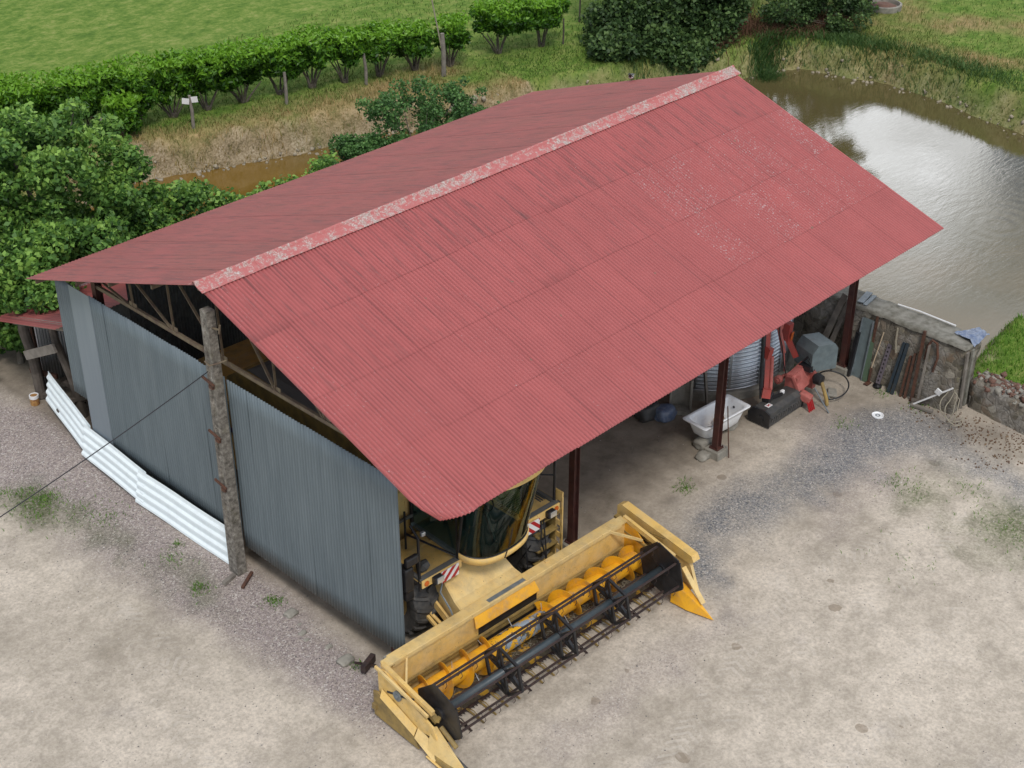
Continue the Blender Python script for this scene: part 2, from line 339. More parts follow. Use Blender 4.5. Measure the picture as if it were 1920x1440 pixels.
def worn_auger_mat():
    mt, t, p = new_mat('worn_auger_paint')
    co = objco(t)
    f = ramp(t, noise(t, co, 6, 6, 0.65), [(0.50, 0.0), (0.53, 1.0)])
    f2 = ramp(t, noise(t, co, 3.1, 4), [(0.52, 0.0), (0.56, 1.0)])
    c = mix(t, f, (0.80, 0.42, 0.02), mix(t, f2, (0.10, 0.08, 0.05), (0.28, 0.34, 0.40)))
    t.links.new(c, p.inputs['Base Color']); p.inputs['Roughness'].default_value = 0.45
    return mt
M['auger_worn'] = worn_auger_mat()
def floor_mat():
    mt, t, p = new_mat('header_floor_paint_under_soil')
    co = objco(t)
    s = N(t, 'ShaderNodeMapping'); s.inputs['Scale'].default_value = (1, 1, 1); t.links.new(co, s.inputs['Vector'])
    f = ramp(t, noise(t, co, 3.2, 7, 0.62), [(0.40, 0.0), (0.46, 1.0)])
    soil = ramp(t, noise(t, co, 22, 6, 0.7), [(0.3, (0.055, 0.042, 0.030)), (0.6, (0.12, 0.095, 0.06)), (0.8, (0.22, 0.19, 0.08))])
    c = mix(t, f, (0.66, 0.36, 0.03), soil)
    t.links.new(c, p.inputs['Base Color']); p.inputs['Roughness'].default_value = 0.75
    bump(t, p, noise(t, co, 30, 5), 0.5, 0.01)
    return mt
M['header_floor'] = floor_mat()

# ------------------------------------------------------------------ mesh builder
class MB:
    def __init__(s): s.v = []; s.f = []; s.M = Matrix.Identity(4)
    def add(s, vs, fs):
        o = len(s.v)
        s.v.extend([tuple(s.M @ Vector(p)) for p in vs])
        s.f.extend([tuple(i+o for i in f) for f in fs])
    def box(s, c, d, rot=None, bev=0.0):
        hx, hy, hz = d[0]/2, d[1]/2, d[2]/2
        if bev <= 0:
            vs = [Vector((x, y, z)) for x in (-hx, hx) for y in (-hy, hy) for z in (-hz, hz)]
            fs = [(0, 1, 3, 2), (4, 6, 7, 5), (0, 4, 5, 1), (2, 3, 7, 6), (0, 2, 6, 4), (1, 5, 7, 3)]
        else:
            b = min(bev, hx*.9, hy*.9, hz*.9)
            bm = bmesh_box(hx, hy, hz, b); vs, fs = bm
        if rot is not None:
            e = Euler(rot).to_matrix(); vs = [e @ Vector(v) for v in vs]
        s.add([Vector(v)+Vector(c) for v in vs], fs)
    def tube(s, pts, r, n=8, cap=True):
        pts = [Vector(p) for p in pts]; k = len(pts)
        rs = r if isinstance(r, (list, tuple)) else [r]*k
        vs = []; fs = []
        prev = None
        for i, p in enumerate(pts):
            d = (pts[min(i+1, k-1)]-pts[max(i-1, 0)])
            if d.length < 1e-9: d = Vector((0, 0, 1))
            d.normalize()
            if prev is None:
                a = d.orthogonal().normalized()
            else:
                a = (prev - d*prev.dot(d))
                a = a.normalized() if a.length > 1e-6 else d.orthogonal().normalized()
            prev = a; b = d.cross(a)
            for j in range(n):
                t = 2*PI*j/n
                vs.append(p + (a*math.cos(t)+b*math.sin(t))*rs[i])
        for i in range(k-1):
            for j in range(n):
                j2 = (j+1) % n
                fs.append((i*n+j, i*n+j2, (i+1)*n+j2, (i+1)*n+j))
        if cap: fs.append(tuple(range(n))[::-1]); fs.append(tuple((k-1)*n+j for j in range(n)))
        s.add(vs, fs)
    def bar(s, a, b, wd, ht, upv=(0, 0, 1)):
        a = Vector(a); b = Vector(b); d = (b-a); ln = d.length; d.normalize()
        u = Vector(upv); sd_ = d.cross(u)
        if sd_.length < 1e-4: sd_ = d.orthogonal()
        sd_.normalize(); u = sd_.cross(d)
        vs = []
        for p in (a, b):
            for x, y in ((-1, -1), (1, -1), (1, 1), (-1, 1)):
                vs.append(p+sd_*x*wd/2+u*y*ht/2)
        s.add(vs, [(0, 3, 2, 1), (4, 5, 6, 7), (0, 1, 5, 4), (1, 2, 6, 5), (2, 3, 7, 6), (3, 0, 4, 7)])
    def prism(s, poly, h0, h1, axis='z'):
        n = len(poly)
        def P(a, b, c):
            return {'z': (a, b, c), 'x': (c, a, b), 'y': (a, c, b)}[axis]
        vs = [P(a, b, h0) for a, b in poly]+[P(a, b, h1) for a, b in poly]
        fs = [tuple(range(n))[::-1], tuple(range(n, 2*n))]+[(i, (i+1) % n, n+(i+1) % n, n+i) for i in range(n)]
        s.add(vs, fs)
    def lathe(s, prof, n=24, c=(0, 0, 0), axis='z'):
        vs = []; fs = []; k = len(prof)
        for r, z in prof:
            for j in range(n):
                t = 2*PI*j/n
                p = (r*math.cos(t), r*math.sin(t), z)
                if axis == 'x': p = (p[2], p[0], p[1])
                if axis == 'y': p = (p[0], p[2], p[1])
                vs.append((p[0]+c[0], p[1]+c[1], p[2]+c[2]))
        for i in range(k-1):
            for j in range(n):
                fs.append((i*n+j, i*n+(j+1) % n, (i+1)*n+(j+1) % n, (i+1)*n+j))
        s.add(vs, fs)
    def grid(s, rows):
        k = len(rows[0]); vs = [p for r in rows for p in r]; fs = []
        for i in range(len(rows)-1):
            for j in range(k-1):
                fs.append((i*k+j, i*k+j+1, (i+1)*k+j+1, (i+1)*k+j))
        s.add(vs, fs)
    def build(s, name, mat, parent=None, smooth=False, auto=False, solid=0.0, label=None):
        me = bpy.data.meshes.new(name); me.from_pydata(s.v, [], s.f); me.update()
        o = bpy.data.objects.new(name, me); sc.collection.objects.link(o)
        if mat is not None: me.materials.append(mat)
        import bmesh
        bm = bmesh.new(); bm.from_mesh(me); bmesh.ops.recalc_face_normals(bm, faces=bm.faces); bm.to_mesh(me); bm.free()
        if smooth: me.shade_smooth()
        if solid:
            md = o.modifiers.new('thick', 'SOLIDIFY'); md.thickness = solid; md.offset = 0
        if parent is not None: o.parent = parent
        if label: o['label'] = label
        return o

def bmesh_box(hx, hy, hz, b):
    import bmesh
    bm = bmesh.new(); bmesh.ops.create_cube(bm, size=2)
    for v in bm.verts: v.co = Vector((v.co.x*hx, v.co.y*hy, v.co.z*hz))
    bmesh.ops.bevel(bm, geom=bm.edges[:], offset=b, segments=2, affect='EDGES', profile=0.5)
    bm.verts.index_update()
    vs = [v.co.copy() for v in bm.verts]; fs = [tuple(v.index for v in f.verts) for f in bm.faces]
    bm.free(); return vs, fs

def thing(name, label, cat, loc=(0, 0, 0), rz=0.0, group=None):
    o = bpy.data.objects.new(name, None); sc.collection.objects.link(o)
    o.location = loc; o.rotation_euler = (0, 0, rz); o.empty_display_size = 0.2
    o['label'] = label; o['category'] = cat
    if group: o['group'] = group
    return o
def tag(o, label, cat, group=None):
    o['label'] = label; o['category'] = cat
    if group: o['group'] = group
    return o
def kind(o, k): o['kind'] = k; return o

def np_mesh(name, V, F, mat, attrs=None, smooth=False, parent=None):
    """V (n,3), F (m,k) same size faces"""
    me = bpy.data.meshes.new(name)
    V = np.ascontiguousarray(V, dtype=np.float32); F = np.ascontiguousarray(F, dtype=np.int32)
    k = F.shape[1]
    me.vertices.add(len(V)); me.vertices.foreach_set('co', V.ravel())
    me.loops.add(F.size); me.loops.foreach_set('vertex_index', F.ravel())
    me.polygons.add(len(F)); me.polygons.foreach_set('loop_start', np.arange(len(F), dtype=np.int32)*k)
    try: me.polygons.foreach_set('loop_total', np.full(len(F), k, dtype=np.int32))
    except Exception: pass
    me.update(calc_edges=True)
    if attrs:
        for an, av in attrs.items():
            if av.ndim == 1:
                a = me.attributes.new(an, 'FLOAT', 'POINT'); a.data.foreach_set('value', np.ascontiguousarray(av, dtype=np.float32))
            else:
                a = me.attributes.new(an, 'FLOAT_COLOR', 'POINT'); a.data.foreach_set('color', np.ascontiguousarray(av, dtype=np.float32).ravel())
    if smooth: me.polygons.foreach_set('use_smooth', np.ones(len(F), dtype=bool))
    me.materials.append(mat); me.update()
    o = bpy.data.objects.new(name, me); sc.collection.objects.link(o)
    if parent is not None: o.parent = parent
    return o

# value noise in the plane
def vnoise(x, y, seed=0):
    xi = np.floor(x).astype(np.int64); yi = np.floor(y).astype(np.int64)
    xf = x-xi; yf = y-yi
    def h(a, b):
        n = (a*374761393+b*668265263+seed*1442695041) & 0x7fffffff
        n = ((n ^ (n >> 13))*1274126177) & 0x7fffffff
        return ((n ^ (n >> 16)) & 0xffff)/65535.0
    u = xf*xf*(3-2*xf); v = yf*yf*(3-2*yf)
    return (h(xi, yi)*(1-u)+h(xi+1, yi)*u)*(1-v)+(h(xi, yi+1)*(1-u)+h(xi+1, yi+1)*u)*v
def fbm(x, y, seed=0, o=4):
    s = 0; a = 0.5; tot = 0
    for i in range(o):
        s = s+a*vnoise(x*2**i, y*2**i, seed+i*17); tot += a; a *= 0.5
    return s/tot

# ------------------------------------------------------------------ terrain
POND = np.array([(6.3, 20), (7.3, 22.5), (9.2, 24), (10, 24.1), (11.5, 23.5), (12.6, 23), (14, 22.5), (15.4, 22), (17.1, 21.7), (19.0, 21.3), (20.6, 20.2), (22.0, 19.2), (24, 18.6),
    (26.2, 18.0), (28.0, 17.4), (29.6, 16.6), (31.2, 15.9), (32.2, 15.55), (33.6, 15.35), (34.6, 14.7), (34.9, 13.5), (35, 12.5), (35.5, 11.4), (35.3, 10.4), (35.3, 9), (35, 8), (34.6, 7.1), (34.6, 6.3), (34.3, 5.1), (33.6, 2), (31, -6),
    (27, -10), (24, -7), (22.6, -2.6), (21.7, -1.6), (20.2, -1.25), (18.9, -1.5), (17.6, -1.8), (16.5, -1.7), (16.35, 3), (16.6, 11), (16.2, 15.2), (14, 16.8), (11, 17.6), (8.5, 18.2)], float)
def pond_sd(x, y):
    shp = x.shape; x = x.ravel(); y = y.ravel()
    d = np.full(x.shape, 1e9); ins = np.zeros(x.shape, bool); n = len(POND)
    for i in range(n):
        ax, ay = POND[i]; bx, by = POND[(i+1) % n]
        ex, ey = bx-ax, by-ay
        t = np.clip(((x-ax)*ex+(y-ay)*ey)/(ex*ex+ey*ey), 0, 1)
        d = np.minimum(d, np.hypot(x-ax-t*ex, y-ay-t*ey))
        c = ((ay > y) != (by > y)) & (x < (bx-ax)*(y-ay)/(by-ay+1e-12)+ax)
        ins ^= c
    return np.where(ins, -d, d).reshape(shp)
def sstep(a, b, x):
    t = np.clip((x-a)/(b-a), 0, 1); return t*t*(3-2*t)
def yard_mask(x, y):
    # 1 in the farmyard, 0 in grassland; the yard lies in front of (and under) the barn
    edge = fbm(x*0.6, y*0.6, 5)*1.6-0.8
    left = sstep(17.0, 15.6, y+edge)*np.where(x > 2.5, sstep(14.8, 13.6, y+edge), 1.0)             # fades into scrub behind the lean-to
    right = np.where(y < 0, sstep(17.4, 15.8, x+edge*0.5), sstep(16.3, 15.9, x))
    return left*right
def terrain(x, y, sdv=None):
    sdv = pond_sd(x, y) if sdv is None else sdv
    base = GZ*yard_mask(x, y)+(1-yard_mask(x, y))*(0.0+0.12*fbm(x*0.25, y*0.25, 3))
    base = base+0.025*(fbm(x*0.8, y*0.8, 8)-0.5)+0.012*(fbm(x*3, y*3, 9)-0.5)
    base = base+0.15*np.exp(-(((x-17.8)/1.5)**2+((y+4.6)/1.4)**2))
    j = (fbm(x*0.9, y*0.9, 21)-0.5)*1.1
    sj = sdv+j*sstep(0.0, 1.0, np.abs(sdv)+0.3)*0.5
    far = (x > 17.5) | (y > 19)
    wd = np.where(far, 0.75, 0.8)
    bank = sstep(0.0, wd, sj)
    z = WZ-0.06+(base-WZ+0.06)*bank
    z = z+np.where(sj < 0, np.maximum(sj*0.6, -1.2), 0)
    rough = (fbm(x*2.6, y*2.6, 31)-0.5)*0.35*np.exp(-((sj-0.5)/0.6)**2)*far
    return z+rough
def axis_pts(lo, hi, step, elo, ehi):
    mid = np.arange(lo, hi+1e-6, step)
    a = lo-np.geomspace(step*1.5, lo-elo, 22)[::-1]; b = hi+np.geomspace(step*1.5, ehi-hi, 22)
    return np.concatenate([a, mid, b])
gx = axis_pts(-9, 46, 0.2, -400, 600); gy = axis_pts(-12, 34, 0.2, -400, 600)
GX, GY = np.meshgrid(gx, gy)
SD = pond_sd(GX, GY); GH = terrain(GX, GY, SD)
def ground_z(x, y):
    x = np.asarray(x, float); y = np.asarray(y, float)
    ix = np.clip(np.searchsorted(gx, x)-1, 0, len(gx)-2); iy = np.clip(np.searchsorted(gy, y)-1, 0, len(gy)-2)
    fx = np.clip((x-gx[ix])/(gx[ix+1]-gx[ix]), 0, 1); fy = np.clip((y-gy[iy])/(gy[iy+1]-gy[iy]), 0, 1)
    return (GH[iy, ix]*(1-fx)+GH[iy, ix+1]*fx)*(1-fy)+(GH[iy+1, ix]*(1-fx)+GH[iy+1, ix+1]*fx)*fy
def gauss(x, y, cx, cy, sx, sy, ang=0):
    c, s = math.cos(ang), math.sin(ang); dx, dy = x-cx, y-cy
    u = dx*c+dy*s; v = -dx*s+dy*c
    return np.exp(-((u/sx)**2+(v/sy)**2))
def masks(x, y, sdv):
    nz = fbm(x*0.7, y*0.7, 40)-0.5; nz2 = fbm(x*2.2, y*2.2, 44)-0.5
    yard = yard_mask(x, y)
    grass = 1-yard
    # dry straw-coloured strips along the banks
    dry = np.zeros_like(x)
    dry += 1.0*sstep(2.7, 0.8, sdv+nz*4.0)*(y > 17)*(x < 24)
    dry += 0.22*sstep(1.6, 0.3, sdv+nz*2)*(x >= 24)
    dry += 1.1*gauss(x, y, 38.0, 7.6, 0.9, 5.5, R(4))+0.9*gauss(x, y, 40.5, 13.5, 1.6, 4.5, R(20))+0.6*gauss(x, y, 36.5, 10.0, 1.0, 2.6)
    dry += 0.8*gauss(x, y, 33.8, 21.0, 0.7, 3.0, R(-60))+0.5*gauss(x, y, 21, 22.6, 3.5, 1.0)
    dry = np.clip(dry*0.9+(nz*1.7+nz2*0.8)*(dry > 0.12), 0, 1)*grass
    # gravel in the yard
    gp = gauss(x, y, -0.6, 11.2, 1.6, 2.8)+gauss(x, y, -1.0, 7.0, 1.1, 4.0)+gauss(x, y, -0.8, 3.2, 0.85, 2.6)+gauss(x, y, -0.9, 0.0, 0.7, 1.8)+gauss(x, y, -2.6, 12.2, 2.5, 1.8)
    gp += 0.6*gauss(x, y, 12.3, -1.6, 1.8, 1.3)+0.5*gauss(x, y, 10.5, -3.4, 2.6, 0.9)+0.5*gauss(x, y, 2.5, -3.6, 3.0, .6)
    def band(pl, wdt):
        d = np.full(x.shape, 1e9)
        for (ax, ay), (bx, by) in zip(pl[:-1], pl[1:]):
            ex, ey = bx-ax, by-ay; tt = np.clip(((x-ax)*ex+(y-ay)*ey)/(ex*ex+ey*ey), 0, 1)
            d = np.minimum(d, np.hypot(x-ax-tt*ex, y-ay-tt*ey))
        return np.exp(-(d/wdt)**2)
    gb = band([(13.6, -2.1), (11.6, -2.0), (9.5, -1.9), (7.5, -1.75), (6.4, -2.0)], 1.05)*0.95+0.95*band([(13.4, -2.3), (14.2, -3.0), (13.9, -4.2), (13.6, -5.8), (13.0, -9)], 0.8)
    gp = np.clip((gp+nz*0.7+nz2*0.4-0.15)*1.3, 0, 1)*yard; gb = np.clip((gb+nz*1.0+nz2*0.7-0.25)*1.15, 0, 0.9)*yard
    # soil under and round the barn
    soil = sstep(-1.2, 0.6, y+nz*1.2)*sstep(-0.15, 0.25, x)*yard
    soil = soil*0.9+0.55*gauss(x, y, 14.0, -1.1, 1.2, 0.7)+0.8*gauss(x, y, 14.9, -3.8, 1.0, 1.5)
    soil = np.clip(soil, 0, 1)
    moss = 0.9*gauss(x, y, -1.9, 9.3, 0.55, 0.9)+0.5*gauss(x, y, -1.5, 7.6, 0.5, 0.9)+0.6*gauss(x, y, 11.9, -6.2, 1.4, 0.9)+0.5*gauss(x, y, 11.8, -4.1, 1.1, 0.6)+0.35*gauss(x, y, -1.2, 5.2, 0.6, 1.6)
    moss = np.clip((moss+nz2*0.9-0.10)*1.5*(moss > 0.06), 0, 1)*yard
    return grass, dry, gp, gb, soil, moss
gr, dr, gp, gb, so, mo = masks(GX, GY, SD)
wet = sstep(0.85, 0.25, SD+(fbm(GX*1.5, GY*1.5, 71)-.5)*0.9)*(SD > -0.3)*np.where(GX > 24, 0.45, 1.0)
NX, NY = len(gx), len(gy)
idx = np.arange(NX*NY).reshape(NY, NX)
F = np.stack([idx[:-1, :-1], idx[:-1, 1:], idx[1:, 1:], idx[1:, :-1]], -1).reshape(-1, 4)
one = np.ones(GX.size)
zoneA = np.stack([gr.ravel(), dr.ravel(), wet.ravel(), one], -1)
zoneB = np.stack([gp.ravel(), gb.ravel(), so.ravel(), one], -1)

def ground_mat():
    mt, t, p = new_mat('farm_ground')
    co = objco(t)
    sa = N(t, 'ShaderNodeSeparateColor'); t.links.new(attr(t, 'zoneA', 'Color'), sa.inputs[0])
    sb = N(t, 'ShaderNodeSeparateColor'); t.links.new(attr(t, 'zoneB', 'Color'), sb.inputs[0])
    g, d, wt = sa.outputs[0], sa.outputs[1], sa.outputs[2]
    gp_, gb_, so_ = sb.outputs[0], sb.outputs[1], sb.outputs[2]
    n_big = noise(t, co, 0.35, 6, 0.55); n_mid = noise(t, co, 2.2, 7, 0.62); n_fine = noise(t, co, 16, 6, 0.72); n_grit = noise(t, co, 55, 4, 0.8)
    # packed dust
    dust = ramp(t, mth(t, 'ADD', mth(t, 'MULTIPLY', n_big, 0.55), mth(t, 'MULTIPLY', n_mid, 0.45)), [(0.36, (0.33, 0.285, 0.225)), (0.46, (0.47, 0.410, 0.335)), (0.58, (0.64, 0.560, 0.465))])
    dust = mix(t, ramp(t, n_fine, [(0.42, 0.0), (0.70, 0.55)]), dust, (0.22, 0.19, 0.155))
    dust = mix(t, ramp(t, n_grit, [(0.52, 0.0), (0.74, 0.5)]), dust, (0.66, 0.61, 0.55))
    sps = N(t, 'ShaderNodeTexVoronoi', i_Scale=0.62); t.links.new(co, sps.inputs['Vector'])
    stn = mth(t, 'LESS_THAN', mth(t, 'ADD', sps.outputs['Distance'], mth(t, 'MULTIPLY', n_mid, 0.16)), 0.155)
    dust = mix(t, mth(t, 'MULTIPLY', stn, 0.5), dust, (0.17, 0.12, 0.07))
    mott = ramp(t, noise(t, co, 7.0, 9, 0.82), [(0.47, 0.0), (0.62, 0.42)])
    dust = mix(t, mott, dust, (0.27, 0.235, 0.195))
    # tyre prints: chevrons pressed into the dust along a few arcs
    sx = N(t, 'ShaderNodeSeparateXYZ'); t.links.new(co, sx.inputs[0])
    prints = None
    for (px, py, ang, wd, ln) in ((8.2, -5.4, 3, 0.28, 5.0), (8.6, -4.1, -12, 0.26, 3.4), (9.6, -6.9, 3, 0.28, 4.5), (4.2, -4.6, 20, 0.26, 3.2), (6.5, -7.4, 6, 0.3, 4.5), (-3.4, 2.4, 80, 0.28, 3.2), (-2.6, 5.0, 95, 0.25, 2.5)):
        ca, sn = math.cos(R(ang)), math.sin(R(ang))
        dx = mth(t, 'SUBTRACT', sx.outputs[0], px); dy = mth(t, 'SUBTRACT', sx.outputs[1], py)
        u = mth(t, 'ADD', mth(t, 'MULTIPLY', dx, ca), mth(t, 'MULTIPLY', dy, sn))
        v = mth(t, 'SUBTRACT', mth(t, 'MULTIPLY', dy, ca), mth(t, 'MULTIPLY', dx, sn))
        v = mth(t, 'ADD', v, mth(t, 'MULTIPLY', mth(t, 'SINE', mth(t, 'MULTIPLY', u, 0.5)), 0.25))
        av = mth(t, 'ABSOLUTE', v)
        fr = mth(t, 'FRACT', mth(t, 'MULTIPLY', mth(t, 'ADD', u, mth(t, 'MULTIPLY', av, 0.8)), 5.2))
        lug = mth(t, 'MULTIPLY', mth(t, 'LESS_THAN', fr, 0.42), mth(t, 'LESS_THAN', av, wd))
        lug = mth(t, 'MULTIPLY', lug, mth(t, 'LESS_THAN', mth(t, 'ABSOLUTE', u), ln))
        prints = lug if prints is None else mth(t, 'MAXIMUM', prints, lug)
    pm = mth(t, 'MULTIPLY', prints, ramp(t, noise(t, co, 1.7, 6, 0.7), [(0.47, 0.0), (0.60, 1.0)]))
    dust = mix(t, mth(t, 'MULTIPLY', pm, 0.26), dust, (0.66, 0.60, 0.53))
    # gravels
    vg = N(t, 'ShaderNodeTexVoronoi', i_Scale=42.0); t.links.new(co, vg.inputs['Vector'])
    sg = N(t, 'ShaderNodeSeparateColor'); t.links.new(vg.outputs['Color'], sg.inputs[0])
    gpc = ramp(t, sg.outputs[0], [(0.0, (0.16, 0.13, 0.125)), (0.35, (0.25, 0.205, 0.20)), (0.7, (0.34, 0.285, 0.275)), (0.93, (0.42, 0.37, 0.34)), (1.0, (0.62, 0.59, 0.55))])
    gbc = ramp(t, sg.outputs[1], [(0.0, (0.08, 0.088, 0.10)), (0.4, (0.165, 0.172, 0.185)), (0.75, (0.255, 0.255, 0.262)), (0.95, (0.35, 0.33, 0.30)), (1.0, (0.62, 0.59, 0.56))])
    brk = ramp(t, mth(t, 'ADD', n_fine, mth(t, 'MULTIPLY', n_grit, 0.3)), [(0.50, 0.0), (0.72, 1.0)])
    def soft(m_, amt=0.85):
        return mth(t, 'MULTIPLY', mth(t, 'MULTIPLY', m_, mth(t, 'ADD', 0.55, mth(t, 'MULTIPLY', brk, 0.5))), amt, clamp=True)
    c = mix(t, soft(gp_, 0.95), dust, gpc)
    c = mix(t, soft(gb_, 1.05), c, gbc)
    soil = ramp(t, mth(t, 'ADD', mth(t, 'MULTIPLY', n_mid, 0.6), mth(t, 'MULTIPLY', n_fine, 0.4)), [(0.35, (0.13, 0.105, 0.078)), (0.5, (0.21, 0.175, 0.135)), (0.65, (0.29, 0.245, 0.19))])
    c = mix(t, mth(t, 'MULTIPLY', so_, 0.85), c, soil)
    ms_ = attr(t, 'moss')
    c = mix(t, mth(t, 'MULTIPLY', ms_, mth(t, 'ADD', 0.35, mth(t, 'MULTIPLY', brk, 0.5))), c, mix(t, n_mid, (0.05, 0.05, 0.025), (0.10, 0.14, 0.035)))
    # meadow
    cox = N(t, 'ShaderNodeMapping'); cox.inputs['Rotation'].default_value = (0, 0, R(-35)); cox.inputs['Scale'].default_value = (1.0, 1.55, 1.0); t.links.new(co, cox.inputs['Vector'])
    gm = noise(t, cox.outputs[0], 1.1, 10, 0.76); gf = noise(t, co, 5.0, 8, 0.8)
    v = mth(t, 'ADD', mth(t, 'MULTIPLY', gm, 0.55), mth(t, 'MULTIPLY', gf, 0.45))
    green = ramp(t, v, [(0.38, (0.050, 0.110, 0.012)), (0.47, (0.095, 0.170, 0.022)), (0.53, (0.150, 0.215, 0.040)), (0.64, (0.27, 0.28, 0.09))])
    straw = ramp(t, mth(t, 'ADD', mth(t, 'MULTIPLY', n_mid, 0.45), mth(t, 'MULTIPLY', n_fine, 0.55)), [(0.36, (0.10, 0.11, 0.035)), (0.48, (0.24, 0.18, 0.08)), (0.60, (0.42, 0.29, 0.15))])
    veg = mix(t, mth(t, 'MULTIPLY', d, 0.9), green, straw)
    # bare earth at the water's edge
    rock = ramp(t, mth(t, 'ADD', mth(t, 'MULTIPLY', n_fine, 0.6), mth(t, 'MULTIPLY', n_mid, 0.4)), [(0.38, (0.10, 0.075, 0.045)), (0.5, (0.26, 0.20, 0.13)), (0.62, (0.42, 0.36, 0.27))])
    veg = mix(t, mth(t, 'MULTIPLY', wt, 0.85), veg, rock)
    gmask = ramp(t, mth(t, 'ADD', g, mth(t, 'MULTIPLY', mth(t, 'SUBTRACT', n_mid, 0.5), 0.7)), [(0.40, 0.0), (0.60, 1.0)])
    c = mix(t, gmask, c, veg)
    t.links.new(c, p.inputs['Base Color']); p.inputs['Roughness'].default_value = 0.95
    p.inputs['Specular IOR Level'].default_value = 0.2
    b1 = bump(t, p, n_fine, 0.35, 0.03)
    b2 = bump(t, p, mth(t, 'SUBTRACT', n_grit, mth(t, 'MULTIPLY', pm, 0.8)), 0.35, 0.012, b1)
    return mt
ground = np_mesh('ground', np.stack([GX.ravel(), GY.ravel(), GH.ravel()], -1), F, ground_mat(),
    {'zoneA': zoneA, 'zoneB': zoneB, 'moss': mo.ravel()}, smooth=True)
kind(ground, 'structure')

def water_mat():
    mt, t, p = new_mat('murky_pond_water')
    co = objco(t)
    sxy = N(t, 'ShaderNodeSeparateXYZ'); t.links.new(co, sxy.inputs[0])
    deep = ramp(t, mth(t, 'ADD', mth(t, 'MULTIPLY', sxy.outputs[0], 0.02), mth(t, 'MULTIPLY', noise(t, co, 0.25, 3), 0.3)), [(0.42, 0.0), (0.66, 1.0)])
    c = mix(t, deep, (0.17, 0.098, 0.020), (0.095, 0.077, 0.032))
    t.links.new(c, p.inputs['Base Color']); p.inputs['Roughness'].default_value = 0.04
    p.inputs['IOR'].default_value = 1.85
    s = N(t, 'ShaderNodeMapping'); s.inputs['Rotation'].default_value = (0, 0, R(32)); s.inputs['Scale'].default_value = (1.0, 3.4, 1.0); t.links.new(co, s.inputs['Vector'])
    h = mth(t, 'ADD', noise(t, s.outputs[0], 2.4, 5, 0.6, 0.4), mth(t, 'MULTIPLY', noise(t, co, 0.8, 2), 0.6))
    amt = ramp(t, noise(t, co, 0.22, 3), [(0.35, 0.15), (0.65, 1.0)])
    # rings spreading from one point near the bank
    dv = N(t, 'ShaderNodeVectorMath', operation='DISTANCE'); t.links.new(co, dv.inputs[0]); dv.inputs[1].default_value = (27.1, 2.2, WZ)
    ring = mth(t, 'MULTIPLY', mth(t, 'SINE', mth(t, 'ADD', mth(t, 'MULTIPLY', dv.outputs['Value'], 13.0), mth(t, 'MULTIPLY', noise(t, co, 0.7, 2), 4.0))), mth(t, 'POWER', 2.718, mth(t, 'MULTIPLY', dv.outputs['Value'], -0.55)))
    hh = mth(t, 'ADD', mth(t, 'MULTIPLY', h, amt), mth(t, 'MULTIPLY', ring, 0.16))
    bump(t, p, hh, 0.55, 0.0065)
    return mt
mb = MB(); mb.box((22, 4.5, WZ-0.02), (46, 42, 0.04))
kind(mb.build('water', water_mat()), 'structure')

# ------------------------------------------------------------------ barn
barn = thing('barn', 'open fronted farm shed with red corrugated roof and grey metal gable', 'barn', (0, 0, GZ))
BINV = Matrix.Translation((0, 0, -GZ))
def bpart(mb, name, mat, **k):
    mb.v = [(a, b, c-GZ) for a, b, c in mb.v]
    return mb.build(name, mat, barn, **k)

